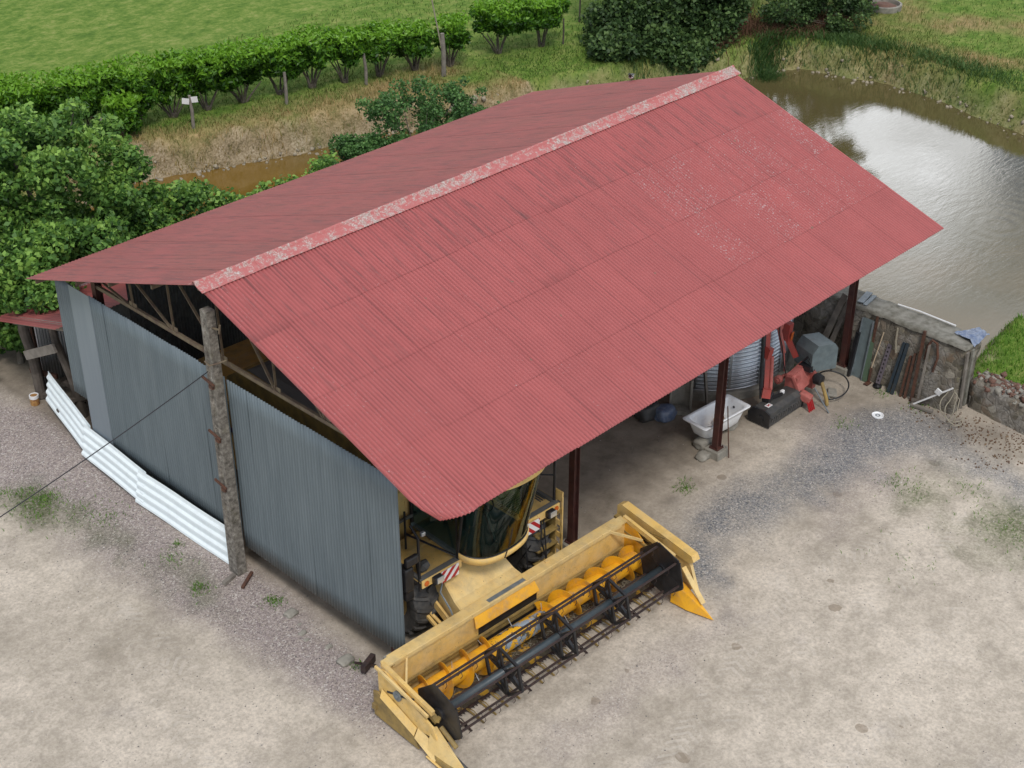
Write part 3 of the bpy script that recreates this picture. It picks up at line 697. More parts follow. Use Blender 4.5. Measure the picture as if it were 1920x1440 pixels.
X0, X1 = -0.418, 15.408
RY, RZ = 4.403, 6.378
def roof_slope(name, y_e, z_e, mat, nrow, seed, front):
    rng = np.random.default_rng(seed)
    p = 0.0836; per = 8; wv = 10; sw = p*wv
    nsh = int(math.ceil((X1-X0)/sw)); 
    sl = math.hypot(y_e-RY, z_e-RZ); dy, dz = (y_e-RY)/sl, (z_e-RZ)/sl
    nrm = np.array([0, -dz*np.sign(dy), abs(dy)])
    V = []; Fc = []; T = []; S = []; G = []; Wr = []; K = []
    base = 0
    jit = rng.normal(0, 0.016, (nrow, nsh)); jit[-1] = rng.normal(0, 0.003, nsh); tone = rng.uniform(0.35, 1.0, (nrow, nsh)); wear = rng.uniform(0, 1, (nrow, nsh))
    for k in range(nrow):
        v0 = sl*k/nrow-(0.06 if k else 0.0); v1 = sl*(k+1)/nrow
        nv = 9
        for s in range(nsh):
            xa = X0+s*sw; xb = min(X0+(s+1)*sw+0.02, X1)
            nu = max(2, int((xb-xa)/p*per)+1)
            us = np.linspace(xa, xb, nu); vs = np.append(np.linspace(v0, v1+jit[k, s]-0.035, nv-1), v1+jit[k, s])
            U, Vv = np.meshgrid(us, vs)
            fr = (Vv-v0)/(v1-v0)
            h = (0.0155 if front else 0.010)*(2*np.abs(np.cos((U-X0)*PI/p))**0.85-1)+0.003+(0.0045 if front else 0.002)*fr+(s % 2)*0.002
            Vv = Vv+(U-(xa+xb)/2)*rng.normal(0, 0.012 if k < nrow-1 else 0.002)*(fr > 0.99)
            sag = 0.020*np.sin((U-X0)*0.63+seed)*np.sin(Vv/sl*PI)
            P = np.stack([U, RY+dy*Vv, RZ+dz*Vv+sag], -1)+h[..., None]*nrm
            if front and s < 3:
                # bent and rounded corner of the lowest sheets
                r = 0.85; a = P[..., 0]-X0; b = P[..., 1]-y_e
                m_ = (a < r) & (b < r); d = np.hypot(r-a, r-b)
                sc_ = np.where(m_ & (d > r), r/np.maximum(d, 1e-6), 1.0)
                P[..., 0] = np.where(m_, X0+r-(r-a)*sc_, P[..., 0]); P[..., 1] = np.where(m_, y_e+r-(r-b)*sc_, P[..., 1])
                P[..., 2] -= 0.10*np.clip(d-0.62, 0, 1)*m_
            V.append(P.reshape(-1, 3))
            i = np.arange(nu*nv).reshape(nv, nu)+base
            Fc.append(np.stack([i[:-1, :-1], i[:-1, 1:], i[1:, 1:], i[1:, :-1]], -1).reshape(-1, 4)); base += nu*nv
            T.append(np.full(nu*nv, tone[k, s]))
            du = np.minimum(U-xa, xb-U)
            strength = 0.35+0.65*rng.random()
            seam = np.clip(1-np.abs(U-xa-0.012)/(0.034 if front else 0.02), 0, 1)*strength*(0.5+0.5*fbm(Vv*2+s*7, U*0+k*3.3, 5))
            seam = np.maximum(seam, (fr > 0.995)*((0.55 if front else 0.25)*(0.4+0.6*fbm(U*1.7, U*0+k, 9))))
            S.append(seam.ravel())
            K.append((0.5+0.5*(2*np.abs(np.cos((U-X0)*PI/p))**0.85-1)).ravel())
            G.append((np.clip(1.15-0.55*k if front else 0.9, 0.08, 1.1)*(0.5+0.5*(fr > 0.0))*np.ones_like(U)).ravel())
            wv_ = wear[k, s]*0.5+(0.55 if (front and s > nsh*0.62 and 0 < k < 3) else 0)+(0.2 if s == 0 else 0)
            Wr.append(np.full(nu*nv, wv_*(1.0 if front else 0.55)))
    V = np.concatenate(V); V[:, 2] -= GZ
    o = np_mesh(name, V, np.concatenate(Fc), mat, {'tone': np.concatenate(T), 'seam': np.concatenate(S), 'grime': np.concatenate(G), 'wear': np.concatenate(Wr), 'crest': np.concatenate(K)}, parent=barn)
    return o
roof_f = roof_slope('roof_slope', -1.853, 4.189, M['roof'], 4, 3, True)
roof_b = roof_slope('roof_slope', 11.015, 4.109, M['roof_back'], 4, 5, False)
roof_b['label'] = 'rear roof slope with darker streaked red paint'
# dark lap lines are the real steps between rows; a strip of grime sits in each lap
# ridge capping in overlapping lengths
mb = MB()
nseg = 12; rng = np.random.default_rng(2)
sf = (RZ-4.189)/(RY+1.853); sb_ = (RZ-4.109)/(11.015-RY)
for i in range(nseg):
    xa = X0-0.04+(X1-X0+0.08)*i/nseg; xb = X0-0.04+(X1-X0+0.08)*(i+1)/nseg+0.07
    lift = 0.014+0.006*(i % 2)+rng.uniform(0, 0.008); w1 = 0.25; w2 = 0.18
    prof = [(-w1, 0.020), (-w1+0.02, 0.032), (-0.10, 0.030), (-0.055, 0.045), (-0.03, 0.075), (0, 0.085), (0.03, 0.075), (0.055, 0.045), (0.10, 0.030), (w2, 0.026)]
    rows = []
    for x in np.linspace(xa, xb, 5):
        rows.append([(x, RY+yy, RZ+zz+lift-(sf*-yy if yy < 0 else sb_*yy)+0.004*math.sin(x*9)) for yy, zz in prof])
    mb.grid(rows)
o = bpart(mb, 'ridge_cap', M['cap']); o.modifiers.new('t', 'SOLIDIFY').thickness = 0.004

def corr_wall(y0, y1, z0, z1, x, pitch=0.0836, amp=0.015, seed=0, sheet=0.836, edge=None):
    """vertical corrugations on a wall in the plane x, from y0 to y1"""
    rng = np.random.default_rng(seed); V = []; Fc = []; T = []; S = []; TR = []; base = 0
    ns = int(math.ceil((y1-y0)/sheet))
    for s in range(ns):
        ya = y0+s*sheet; yb = min(y1, ya+sheet+0.02)
        nu = max(3, int((yb-ya)/pitch*8)); us = np.linspace(ya, yb, nu); vs = np.linspace(z0, z1, 10)
        U, Z = np.meshgrid(us, vs)
        if edge is not None: Z = z0+(Z-z0)*1.0+edge(U, Z)
        Z = Z+rng.normal(0, 0.006)
        Xx = x-amp*(2*np.abs(np.cos((U-y0)*PI/pitch))**0.85-1)-(s % 2)*0.003+0.006*np.sin(Z*1.3+s)
        V.append(np.stack([Xx, U, Z-GZ], -1).reshape(-1, 3))
        i = np.arange(nu*10).reshape(10, nu)+base
        Fc.append(np.stack([i[:-1, :-1], i[:-1, 1:], i[1:, 1:], i[1:, :-1]], -1).reshape(-1, 4)); base += nu*10
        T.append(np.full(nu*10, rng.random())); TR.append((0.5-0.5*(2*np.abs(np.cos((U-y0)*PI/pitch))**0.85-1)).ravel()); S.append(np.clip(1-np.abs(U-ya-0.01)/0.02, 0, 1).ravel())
    return np.concatenate(V), np.concatenate(Fc), {'tone': np.concatenate(T), 'seam': np.concatenate(S), 'trough': np.concatenate(TR)}
def add_wall(name, args, mat, parent=barn, kw={}):
    V, Fc, at = corr_wall(*args, **kw)
    o = np_mesh(name, V, Fc, mat, at, parent=parent); o.modifiers.new('t', 'SOLIDIFY').thickness = 0.0014; return o
WX = -0.02
def curl(U, Z):
    # the free lower corner by the header is bent
    return 0.10*np.clip((-0.10-U)/0.33, 0, 1)**2*np.clip(1.2-(Z-0.3), 0, 1)
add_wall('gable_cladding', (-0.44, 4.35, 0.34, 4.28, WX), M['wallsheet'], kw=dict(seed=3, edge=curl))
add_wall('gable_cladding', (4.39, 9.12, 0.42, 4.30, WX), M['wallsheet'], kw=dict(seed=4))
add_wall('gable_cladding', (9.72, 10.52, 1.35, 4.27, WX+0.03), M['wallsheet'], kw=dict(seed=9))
mb = MB(); mb.box((WX-0.022, 9.46, 2.30), (0.006, 0.80, 3.96)); mb.box((WX-0.010, 9.86, 2.30), (0.03, 0.006, 3.96)); mb.box((WX-0.010, 9.06, 2.30), (0.03, 0.006, 3.96))
bpart(mb, 'flashing', M['flatsheet'], label='smooth pale grey upright sheet between the corrugated panels')
# rear cladding and a strip at the far gable
def rear():
    V = []; Fc = []; U = np.arange(0.9, 15.0, 0.0095); zs = [0.3, 2.2, 4.35]
    X, Z = np.meshgrid(U, zs); Y = 9.15+0.009*np.cos(X*2*PI/0.076)
    n = len(U); i = np.arange(3*n).reshape(3, n)
    return np.stack([X, Y, Z-GZ], -1).reshape(-1, 3), np.stack([i[:-1, :-1], i[:-1, 1:], i[1:, 1:], i[1:, :-1]], -1).reshape(-1, 4)
V, Fc = rear()
o = np_mesh('rear_cladding', V, Fc, M['darksheet'], parent=barn); o.modifiers.new('t', 'SOLIDIFY').thickness = 0.0014
# steel frame: posts, beams, trusses
postx = [0.14, 5.0, 9.86, 15.0]
def ipost(x, y, z0, z1):
    mb = MB(); f = 0.075
    mb.box((x-f, y, (z0+z1)/2), (0.014, 0.15, z1-z0)); mb.box((x+f, y, (z0+z1)/2), (0.014, 0.15, z1-z0)); mb.box((x, y, (z0+z1)/2), (0.136, 0.012, z1-z0))
    mb.box((x, y, z0+0.012), (0.24, 0.24, 0.02)); 
    for a in (-1, 1):
        for b in (-1, 1): mb.lathe([(0.0, 0.05), (0.014, 0.05), (0.014, 0.0)], 6, (x+a*0.10, y+b*0.10, z0+0.02))
    return mb
for i, x in enumerate(postx):
    bpart(ipost(x, 0.0, 0.0, 4.72), 'post', M['maroon'])
    mb = MB(); mb.box((x+0.02, 0, GZ+0.03), (0.42, 0.40, 0.34), bev=0.02); bpart(mb, 'footing', M['concrete'])
    bpart(ipost(x, 9.0, 0.0, 4.62), 'post', M['maroon'])
mb = MB()
for y, zz in ((-0.1, 4.70), (1.5, 5.26), (3.1, 5.83), (4.2, 6.22), (4.6, 6.22), (6.2, 5.66), (7.8, 5.12), (9.1, 4.68), (10.85, 4.08)):
    mb.box((7.5, y, zz-0.03), (15.5, 0.05, 0.09))
mb.box((8.2, -1.72, 4.15), (14.0, 0.05, 0.09))
bpart(mb, 'purlins', M['angle_iron'])
CH = 4.50
for x in (0.12, 5.0, 9.86, 15.0):
    mb = MB()
    def zr(y): return (RZ-sf*(RY-y) if y < RY else RZ-sb_*(y-RY))-0.14
    mb.bar((x, 0, zr(0)), (x, RY, zr(RY)), 0.07, 0.09); mb.bar((x, RY, zr(RY)), (x, 9.0, zr(9.0)), 0.07, 0.09)
    mb.bar((x, 0.1, CH), (x, 9.0, CH), 0.06, 0.08)
    nodes = [1.6, 3.0, 4.6, 6.2, 7.6]
    tops = [2.4, 3.7, 5.3, 6.9, 8.2]
    for n_, y in enumerate(nodes):
        mb.box((x, y, CH+0.05), (0.012, 0.26, 0.16))
        mb.bar((x, y, CH), (x, y+0.05, zr(y)), 0.05, 0.012); 
        mb.bar((x, y, CH), (x, min(y+1.25, 8.9), zr(min(y+1.25, 8.9))), 0.055, 0.02)
    mb.bar((x, 0.9, CH), (x, 0.3, zr(0.3)), 0.05, 0.02)
    bpart(mb, 'truss', M['angle_iron'])
# a low bracket and stub at the foot of the near post
mb = MB(); mb.box((-0.34, 0.28, GZ+0.16), (0.40, 0.10, 0.16), (0, 0, R(20))); mb.bar((-0.6, 0.35, GZ+0.3), (-0.2, 0.22, GZ+0.05), 0.05, 0.03)
tag(mb.build('steel_bracket', M['rust_dark']), 'dark rusty steel bracket lying at the foot of the gable corner post', 'bracket')

# ------------------------------------------------------------------ lean-to behind the gable
lt = thing('lean_to_shed', 'low timber lean-to with red roof corner behind the grey gable', 'shed', (0.3, 12.0, GZ))
def lpart(mb, name, mat, **k):
    mb.v = [(a-0.3, b-12.0, c-GZ) for a, b, c in mb.v]; return mb.build(name, mat, lt, **k)
LA, LB = (10.62, 2.92), (13.75, 1.95)
mb = MB(); rows = []
for j in range(6):
    t_ = j/5; y = LA[0]+(LB[0]-LA[0])*t_; z = LA[1]+(LB[1]-LA[1])*t_
    rows.append([(x, y, z+0.011*math.cos(x*2*PI/0.09)) for x in np.arange(-0.12, 3.4, 0.0113)])
mb.grid(rows); o = lpart(mb, 'roof', M['roof_back']); o.modifiers.new('t', 'SOLIDIFY').thickness = 0.002
mb = MB(); mb.tube([(0.48, 13.15, GZ), (0.50, 13.2, 0.5), (0.42, 13.1, 1.1), (0.36, 13.16, 1.7), (0.36, 13.1, 2.1)], [0.12, 0.125, 0.12, 0.125, 0.12], 10); lpart(mb, 'timber_post', M['timber_dark'])
mb = MB(); mb.tube([(0.75, 11.7, GZ), (0.62, 11.75, 0.9), (0.45, 11.85, 1.9), (0.42, 11.9, 2.45)], [0.11, 0.1, 0.1, 0.09], 8); lpart(mb, 'timber_post', M['timber_dark'])
mb = MB(); mb.bar((0.22, 13.0, 1.15), (0.22, 11.5, 1.95), 0.06, 0.22); lpart(mb, 'timber_brace', M['timber'])
mb = MB(); mb.bar((0.2, 13.2, 2.03), (0.2, 10.8, 2.78), 0.12, 0.16); lpart(mb, 'timber_beam', M['timber'])
mb = MB(); mb.bar((0.75, 13.5, GZ), (0.7, 13.45, 1.9), 0.05, 0.16); mb.bar((0.55, 13.6, 0.35), (0.8, 12.8, 0.4), 0.06, 0.12); lpart(mb, 'board', M['rust'])
mb = MB(); rows = []
for z in (GZ, 1.0, 2.1): rows.append([(x, 13.62+0.012*math.cos(x*2*PI/0.076), z) for x in np.arange(0.62, 5.4, 0.0127)])
mb.grid(rows); lpart(mb, 'cladding', M['galv'])
mb = MB(); rows = []
for z in (GZ, 1.0, 2.2): rows.append([(2.6+0.012*math.cos(y*2*PI/0.076), y, z) for y in np.arange(10.7, 13.6, 0.0127)])
mb.grid(rows); lpart(mb, 'cladding', M['darksheet'])
rng = random.Random(4)
mb = MB()
for i in range(26):
    x = rng.uniform(0.5, 2.0); y = rng.uniform(9.9, 12.9); l = rng.uniform(0.5, 1.3); a = rng.uniform(-0.4, 0.4)+PI/2*rng.choice((0, 1)); z = GZ+0.06+rng.random()*0.65
    mb.box((x, y, z), (l, 0.12, 0.09), (rng.uniform(-.15, .15), rng.uniform(-.2, .2), a))
tag(mb.build('timber_pile', M['timber_dark']), 'heap of old timber offcuts stored in the lean-to behind the white sheets', 'timber pile')

# ------------------------------------------------------------------ white sheets along the foot of the gable
def white_sheet(y0, y1, x_b, x_t, z0, hgt, tilt0, label):
    mb = MB(); rib = 4; prof = []
    for k in range(rib):
        b = k/rib
        prof += [(b+0.00, 0.0), (b+0.04, 0.045), (b+0.10, 0.045), (b+0.14, 0.0)]
        prof += [(b+0.19, 0.0)] if k < rib else []
    prof.append((1.0, 0.0))
    rows = []
    for y in np.linspace(y0, y1, 14):
        q = (y-y0)/(y1-y0); xb = x_b[0]+(x_b[1]-x_b[0])*q; zz = z0[0]+(z0[1]-z0[0])*q
        lean = x_t
        rows.append([(xb+lean*v-d*0.9, y+0.01*math.sin(7*v), zz+hgt*v-d*0.25+0.008*math.sin(y*3)) for v, d in prof])
    mb.grid(rows)
    o = mb.build('corrugated_sheet', M['white_sheet']); o.modifiers.new('t', 'SOLIDIFY').thickness = 0.003
    return tag(o, label, 'metal sheet', 'white ribbed sheets standing along the gable foot')
white_sheet(4.50, 7.85, (-0.24, -0.36), 0.16, (-0.20, -0.16), 0.78, 0, 'white ribbed metal sheet standing between the concrete pole and the middle sheet')
white_sheet(7.60, 10.15, (-0.33, -0.24), 0.16, (-0.12, -0.08), 0.76, 0, 'middle of the three white ribbed metal sheets along the gable foot')
white_sheet(9.95, 12.60, (-0.20, 0.34), 0.16, (-0.05, 0.03), 0.74, 0, 'white ribbed metal sheet reaching to the timber post of the lean-to')
mb = MB(); mb.box((0.05, 9.86, 0.42), (0.06, 0.05, 0.5), (0, 0.1, 0)); tag(mb.build('short_stake', M['rust']), 'short rusty stake propping the white sheets by the smooth grey strip', 'stake')
t = thing('paint_tin', 'small rusty yellow tin with a pale rim by the lean-to post', 'tin', (0.22, 13.0, GZ))
mb = MB(); mb.lathe([(0, 0), (0.105, 0), (0.11, 0.02), (0.105, 0.24), (0.0, 0.24)], 18); mb.build('tin_body', M['tin'], t)
mb = MB(); mb.lathe([(0.112, 0.18), (0.114, 0.26), (0.09, 0.262), (0.085, 0.245)], 18); mb.build('rim', M['whitemat'], t)

# ------------------------------------------------------------------ concrete pole with its cable
pole = thing('concrete_pole', 'tall mottled concrete utility pole standing against the grey gable', 'utility pole', (-0.26, 4.37, GZ))
mb = MB(); rows = []
H = 6.05
def sect(z):
    q = z/H; hw = 0.145-0.04*q; hd = 0.11-0.02*q
    # recesses on the broad face from about 1.2 m upwards
    k = 1.0 if (z > 1.1 and (z*1.15) % 1.0 > 0.30 and z < H-0.25) else 0.0
    r = hd-0.03*k
    return [(-hd, hw, z), (-hd, hw*0.45, z), (-r, hw*0.38, z), (-r, -hw*0.38, z), (-hd, -hw*0.45, z), (-hd, -hw, z), (hd, -hw, z), (hd, -hw*0.45, z), (r, -hw*0.38, z), (r, hw*0.38, z), (hd, hw*0.45, z), (hd, hw, z)]
zs = sorted(set([0, H]+[round(z, 3) for z in np.arange(0.02, H, 0.05)]))
rows = [sect(z) for z in zs]; rows = [r+[r[0]] for r in rows]; mb.grid(rows); mb.add(rows[-1][:-1], [tuple(range(12))])
mb.M = Matrix.Identity(4); mb.build('shaft', M['pole'], pole)
rng = random.Random(5)
for z in (4.55, 3.35, 2.2):
    mb = MB(); mb.bar((-0.14, 0.22, z+0.05), (-0.13, -0.13, z-0.03), 0.035, 0.045); mb.box((-0.12, -0.03, z-0.09), (0.05, 0.12, 0.07)); mb.build('bracket', M['rust'], pole)
mb = MB()
mb.tube([(-0.15, 0.05, 5.0), (-0.17, -0.12, 4.98), (0.0, -0.20, 5.0), (0.10, -0.30, 5.06)], 0.016, 6); mb.build('iron_hook', M['angle_iron'], pole)
mb = MB(); mb.tube([(0.0, -0.10, 5.0+.7), (0.0, -0.34, 5.75)], 0.02, 6); mb.tube([(0.0, -0.3, 5.66), (0.0, -0.36, 5.86)], 0.02, 6); mb.build('iron_hook', M['angle_iron'], pole)
mb = MB(); a = Vector((-0.42, 4.33, 4.62)); b = Vector((-11.2, 2.9, 3.9)); pts = []
for i in range(30):
    q = i/29; pts.append(a.lerp(b, q)+Vector((0, 0, -0.35*4*q*(1-q)*0.6)))
mb.tube(pts, 0.010, 6); tag(mb.build('overhead_cable', M['cable']), 'thin black cable running from the concrete pole across the yard', 'cable')

# ------------------------------------------------------------------ combine harvester
cb = thing('combine_harvester', 'yellow combine harvester parked under the red roof with header attached', 'combine harvester', (2.2, -1.0, GZ), R(-2.2))
def cpart(mb, name, mat, parent=None, **k):
    return mb.build(name, mat, cb if parent is None else parent, **k)
# local frame: x along the header, -y forwards, z above the ground
HX = 3.10
# header back panel and beam
mb = MB()
mb.box((0, 0.0, 0.72), (2*HX, 0.03, 0.86)); cpart(mb, 'header_back', M['yellow'])
mb = MB(); mb.box((0.02, 0.06, 1.165), (2*HX-0.30, 0.24, 0.10), bev=0.012); mb.box((0, -0.030, 1.11), (2*HX-0.3, 0.025, 0.05)); cpart(mb, 'top_beam', M['yellow_pale'])
mb = MB(); mb.box((-0.15, 0.02, 1.219), (0.95, 0.09, 0.006)); cpart(mb, 'worn_strip', M['steelgrey'])
mb = MB(); mb.box((0.33, 0.02, 1.222), (0.03, 0.14, 0.02)); cpart(mb, 'latch', M['yellow_pale'])
mb = MB(); mb.box((1.0, 0.1, 1.225), (0.1, 0.05, 0.03)); cpart(mb, 'latch', M['yellow_pale'])
# floor: curved trough then flat to the cutter bar
mb = MB(); rows = []
prof = [(-0.02, 0.30), (-0.05, 0.22), (-0.15, 0.13), (-0.30, 0.09), (-0.50, 0.10), (-0.58, 0.13), (-0.70, 0.10), (-0.80, 0.07), (-0.86, 0.05)]
for x in np.linspace(-HX+0.02, HX-0.02, 60): rows.append([(x, y, z+0.006*math.sin(x*5)) for y, z in prof])
mb.grid(rows); o = cpart(mb, 'header_floor', M['header_floor']); o.modifiers.new('t', 'SOLIDIFY').thickness = 0.006
# rails behind the auger
mb = MB(); mb.bar((-HX+0.1, -0.07, 0.60), (HX-0.1, -0.07, 0.60), 0.05, 0.035); mb.bar((-HX+0.1, -0.06, 0.50), (HX-0.1, -0.06, 0.50), 0.03, 0.06); cpart(mb, 'stripper_bar', M['yellow_dark'])
mb = MB(); mb.box((-0.15, -0.022, 0.55), (1.5, 0.02, 0.42)); cpart(mb, 'feed_opening', M['black'])
mb = MB(); mb.add([(-1.02, -0.03, 1.12), (0.52, -0.03, 1.12), (0.55, -0.16, 0.92), (-1.08, -0.16, 0.92), (-1.02, -0.02, 1.10), (0.52, -0.02, 1.10), (0.55, -0.15, 0.90), (-1.08, -0.15, 0.90)],
    [(0, 1, 2, 3), (7, 6, 5, 4), (0, 4, 5, 1), (1, 5, 6, 2), (2, 6, 7, 3), (3, 7, 4, 0)]); cpart(mb, 'deflector', M['yellow_bright'])

# auger
AY, AZ, AR = -0.40, 0.47, 0.185
aug = MB(); aug.lathe([(AR, -HX+0.10), (AR, HX-0.10)], 32, (0, AY, AZ), 'x')
auger = cpart(aug, 'auger', M['yellow_bright'], smooth=True)
mb = MB(); mb.lathe([(AR, -0.95), (AR+0.004, -0.95), (AR+0.004, 0.55), (AR, 0.55)], 32, (0, AY, AZ), 'x'); mb.build('auger_centre', M['auger_worn'], auger, smooth=True)
def flight(x0, x1, hand, pitch=0.50, ro=0.33):
    mb = MB(); n = int(abs(x1-x0)/pitch*28); rows = []
    for i in range(n+1):
        q = i/n; x = x0+(x1-x0)*q; a = hand*2*PI*(x-x0)/pitch+0.9
        rows.append([(x+d, AY+rr*math.sin(a), AZ+rr*math.cos(a)) for rr, d in ((AR-0.01, 0), (AR+0.05, 0.0), (ro, -0.0), (ro, 0.010), (AR-0.01, 0.010))])
    mb.grid(rows); return mb
flight(-HX+0.12, -0.80, 1).build('auger_flight', M['yellow_bright'], auger, smooth=False)
flight(0.42, HX-0.12, -1).build('auger_flight', M['yellow_bright'], auger, smooth=False)
mb = MB(); rng = random.Random(3)
for i in range(14):
    x = -1.9+i*0.23; a = i*1.9
    dx = Vector((0, math.sin(a), math.cos(a))); c0 = Vector((x, AY, AZ)); mb = MB()
    mb.tube([c0+dx*AR*0.9, c0+dx*(AR+0.16)], 0.008, 5)
    mb.build('auger_finger', M['chrome'], auger)
# cutter bar with guards and long crop lifters
mb = MB(); mb.box((0, -0.88, 0.05), (2*HX-0.1, 0.05, 0.03))
for i in range(80):
    x = -HX+0.1+i*(2*HX-0.2)/79
    mb.add([(x-0.014, -0.89, 0.04), (x+0.014, -0.89, 0.04), (x+0.014, -0.89, 0.062), (x-0.014, -0.89, 0.062), (x, -0.97, 0.045)], [(0, 1, 4), (1, 2, 4), (2, 3, 4), (3, 0, 4)])
cpart(mb, 'cutter_bar', M['rust_dark'])
for i in range(20):
    x = -HX+0.22+i*0.295
    mb = MB(); mb.bar((x, -0.88, 0.06), (x+0.01, -1.34, 0.035), 0.035, 0.014); mb.tube([(x, -0.90, 0.08), (x, -1.06, 0.15), (x+0.01, -1.34, 0.045)], 0.011, 5)
    cpart(mb, 'crop_lifter', M['yellow_dark'] if i % 5 != 2 else M['rust_dark'])
# crop and soil left in the trough
mb = MB(); rng = random.Random(21)
for i in range(520):
    x = rng.uniform(-HX+0.2, HX-0.2)*1.0; 
    if -2.2 < x < -1.3 and rng.random() < .5: continue
    y = -0.60+rng.gauss(0, 0.11); z = 0.135+abs(rng.gauss(0, 0.02)); l = rng.uniform(0.03, 0.12); a = rng.uniform(0, PI)
    mb.bar((x, y, z), (x+math.cos(a)*l, y+math.sin(a)*l*0.8, z+rng.uniform(-.005, .03)), 0.006, 0.004)
kind(cpart(mb, 'straw_litter', M['stick']), 'stuff')
# reel
RYc, RZc, RR = -1.25, 0.83, 0.50
reel = MB(); RL, RRt = -2.90, 2.78
reel.lathe([(0.0, RL+0.02), (0.074, RL+0.02), (0.074, RRt-0.02), (0, RRt-0.02)], 24, (0, RYc, RZc), 'x')
reelo = cpart(reel, 'reel', M['tube_blue'], smooth=False); reelo.data.shade_smooth()
angs = [R(17+60*k) for k in range(6)]
def vx(k, x, r=RR): return Vector((x, RYc+r*math.cos(angs[k % 6]), RZc+r*math.sin(angs[k % 6])))
for k in range(6):
    mb = MB(); mb.tube([vx(k, RL), vx(k, RRt)], 0.017, 6)
    a = vx(k, RL); 
    mb.bar(vx(k, RL)+Vector((0, 0.0, 0.022)), vx(k, RRt)+Vector((0, 0.0, 0.022)), 0.035, 0.010)
    mb.build('reel_bar', M['rust_dark'], reelo)
    n = 16
    for i in range(n):
        mb = MB(); x = RL+0.12+(k % 2)*0.1+i*(RRt-RL-0.35)/(n-1); p = vx(k, x)
        mb.tube([p, p+Vector((0.01, -0.02, -0.09)), p+Vector((0.0, 0.02, -0.17))], 0.006, 4, cap=False)
        mb.build('reel_tine', M['rust_dark'], reelo)
def spider(x):
    mb = MB(); w_ = 0.05
    for k in range(6):
        a, b = vx(k, x), vx(k+1, x)
        mb.bar(a, b, w_, 0.05, (1, 0, 0))
        midr = (angs[k]+R(30))
        inner = Vector((x, RYc+0.235*math.cos(midr), RZc+0.235*math.sin(midr))); hub = Vector((x, RYc+0.09*math.cos(midr), RZc+0.09*math.sin(midr)))
        if k % 2 == 0:
            mb.bar(a, inner, w_, 0.05, (1, 0, 0)); mb.bar(b, inner, w_, 0.05, (1, 0, 0)); mb.bar(hub, inner, w_, 0.06, (1, 0, 0))
        else:
            ia = Vector((x, RYc+0.11*math.cos(angs[k]), RZc+0.11*math.sin(angs[k]))); ib = Vector((x, RYc+0.11*math.cos(angs[(k+1) % 6]), RZc+0.11*math.sin(angs[(k+1) % 6])))
            mb.bar(ia, a.lerp(Vector((x, RYc, RZc)), 0.05), w_, 0.035, (1, 0, 0)); mb.bar(ib, b.lerp(Vector((x, RYc, RZc)), 0.05), w_, 0.045, (1, 0, 0))
    mb.lathe([(0.07, x-0.03), (0.105, x-0.03), (0.105, x+0.03), (0.07, x+0.03)], 18, (0, RYc, RZc), 'x')
    return mb
for x in (-1.42, -0.03, 1.38): spider(x).build('reel_spider', M['black'], reelo)
for sx_, x in ((-1, RL-0.03), (1, RRt+0.03)):
    mb = MB(); poly = [(RYc+(RR+0.07)*math.cos(a), RZc+(RR+0.07)*math.sin(a)) for a in angs]
    mb.prism(poly, x-0.012, x+0.012, 'x')
    for k in range(6):
        for rr in (RR+0.06, RR*0.80, ):
            a = Vector((x, RYc+rr*math.cos(angs[k]), RZc+rr*math.sin(angs[k]))); b = Vector((x, RYc+rr*math.cos(angs[(k+1) % 6]), RZc+rr*math.sin(angs[(k+1) % 6])))
            mb.bar(a, b, 0.075 if rr > RR else 0.05, 0.022, (1, 0, 0))
        a = Vector((x, RYc+0.1*math.cos(angs[k]), RZc+0.1*math.sin(angs[k]))); b = Vector((x, RYc+RR*0.85*math.cos(angs[k]), RZc+RR*0.85*math.sin(angs[k])))
        mb.bar(a, b, 0.055, 0.03, (1, 0, 0))
    mb.lathe([(0.0, x-0.05), (0.12, x-0.05), (0.12, x+0.05), (0, x+0.05)], 18, (0, RYc, RZc), 'x')
    mb.build('reel_end_plate', M['black'], reelo)
# reel arms along both sides
for x in (-HX-0.02, HX+0.02):
    mb = MB(); mb.bar((x, 0.05, 1.22), (x, -1.30, 0.98), 0.07, 0.10); cpart(mb, 'reel_arm', M['yellow'])
    mb = MB(); mb.tube([(x+0.06 if x > 0 else x-0.06, -0.15, 0.75), (x+0.06 if x > 0 else x-0.06, -0.85, 1.02)], 0.028, 8); cpart(mb, 'reel_arm_ram', M['black'])
# end walls
for s in (-1, 1):
    mb = MB(); x = s*(HX+0.0)
    mb.prism([(0.03, 0.10), (0.03, 1.12), (-0.30, 1.12), (-0.62, 0.80), (-0.85, 0.42), (-1.25, 0.22), (-1.30, 0.06)], x-0.015, x+0.015, 'x')
    cpart(mb, 'end_wall', M['yellow_bright'] if s > 0 else M['yellow'])
    mb = MB(); mb.bar((s*2.62, -0.02, 1.15), (s*3.06, -0.52, 0.98), 0.035, 0.05); mb.bar((s*2.65, 0.03, 1.20), (s*3.1, 0.03, 1.20), 0.2, 0.04); cpart(mb, 'brace', M['yellow_pale'])
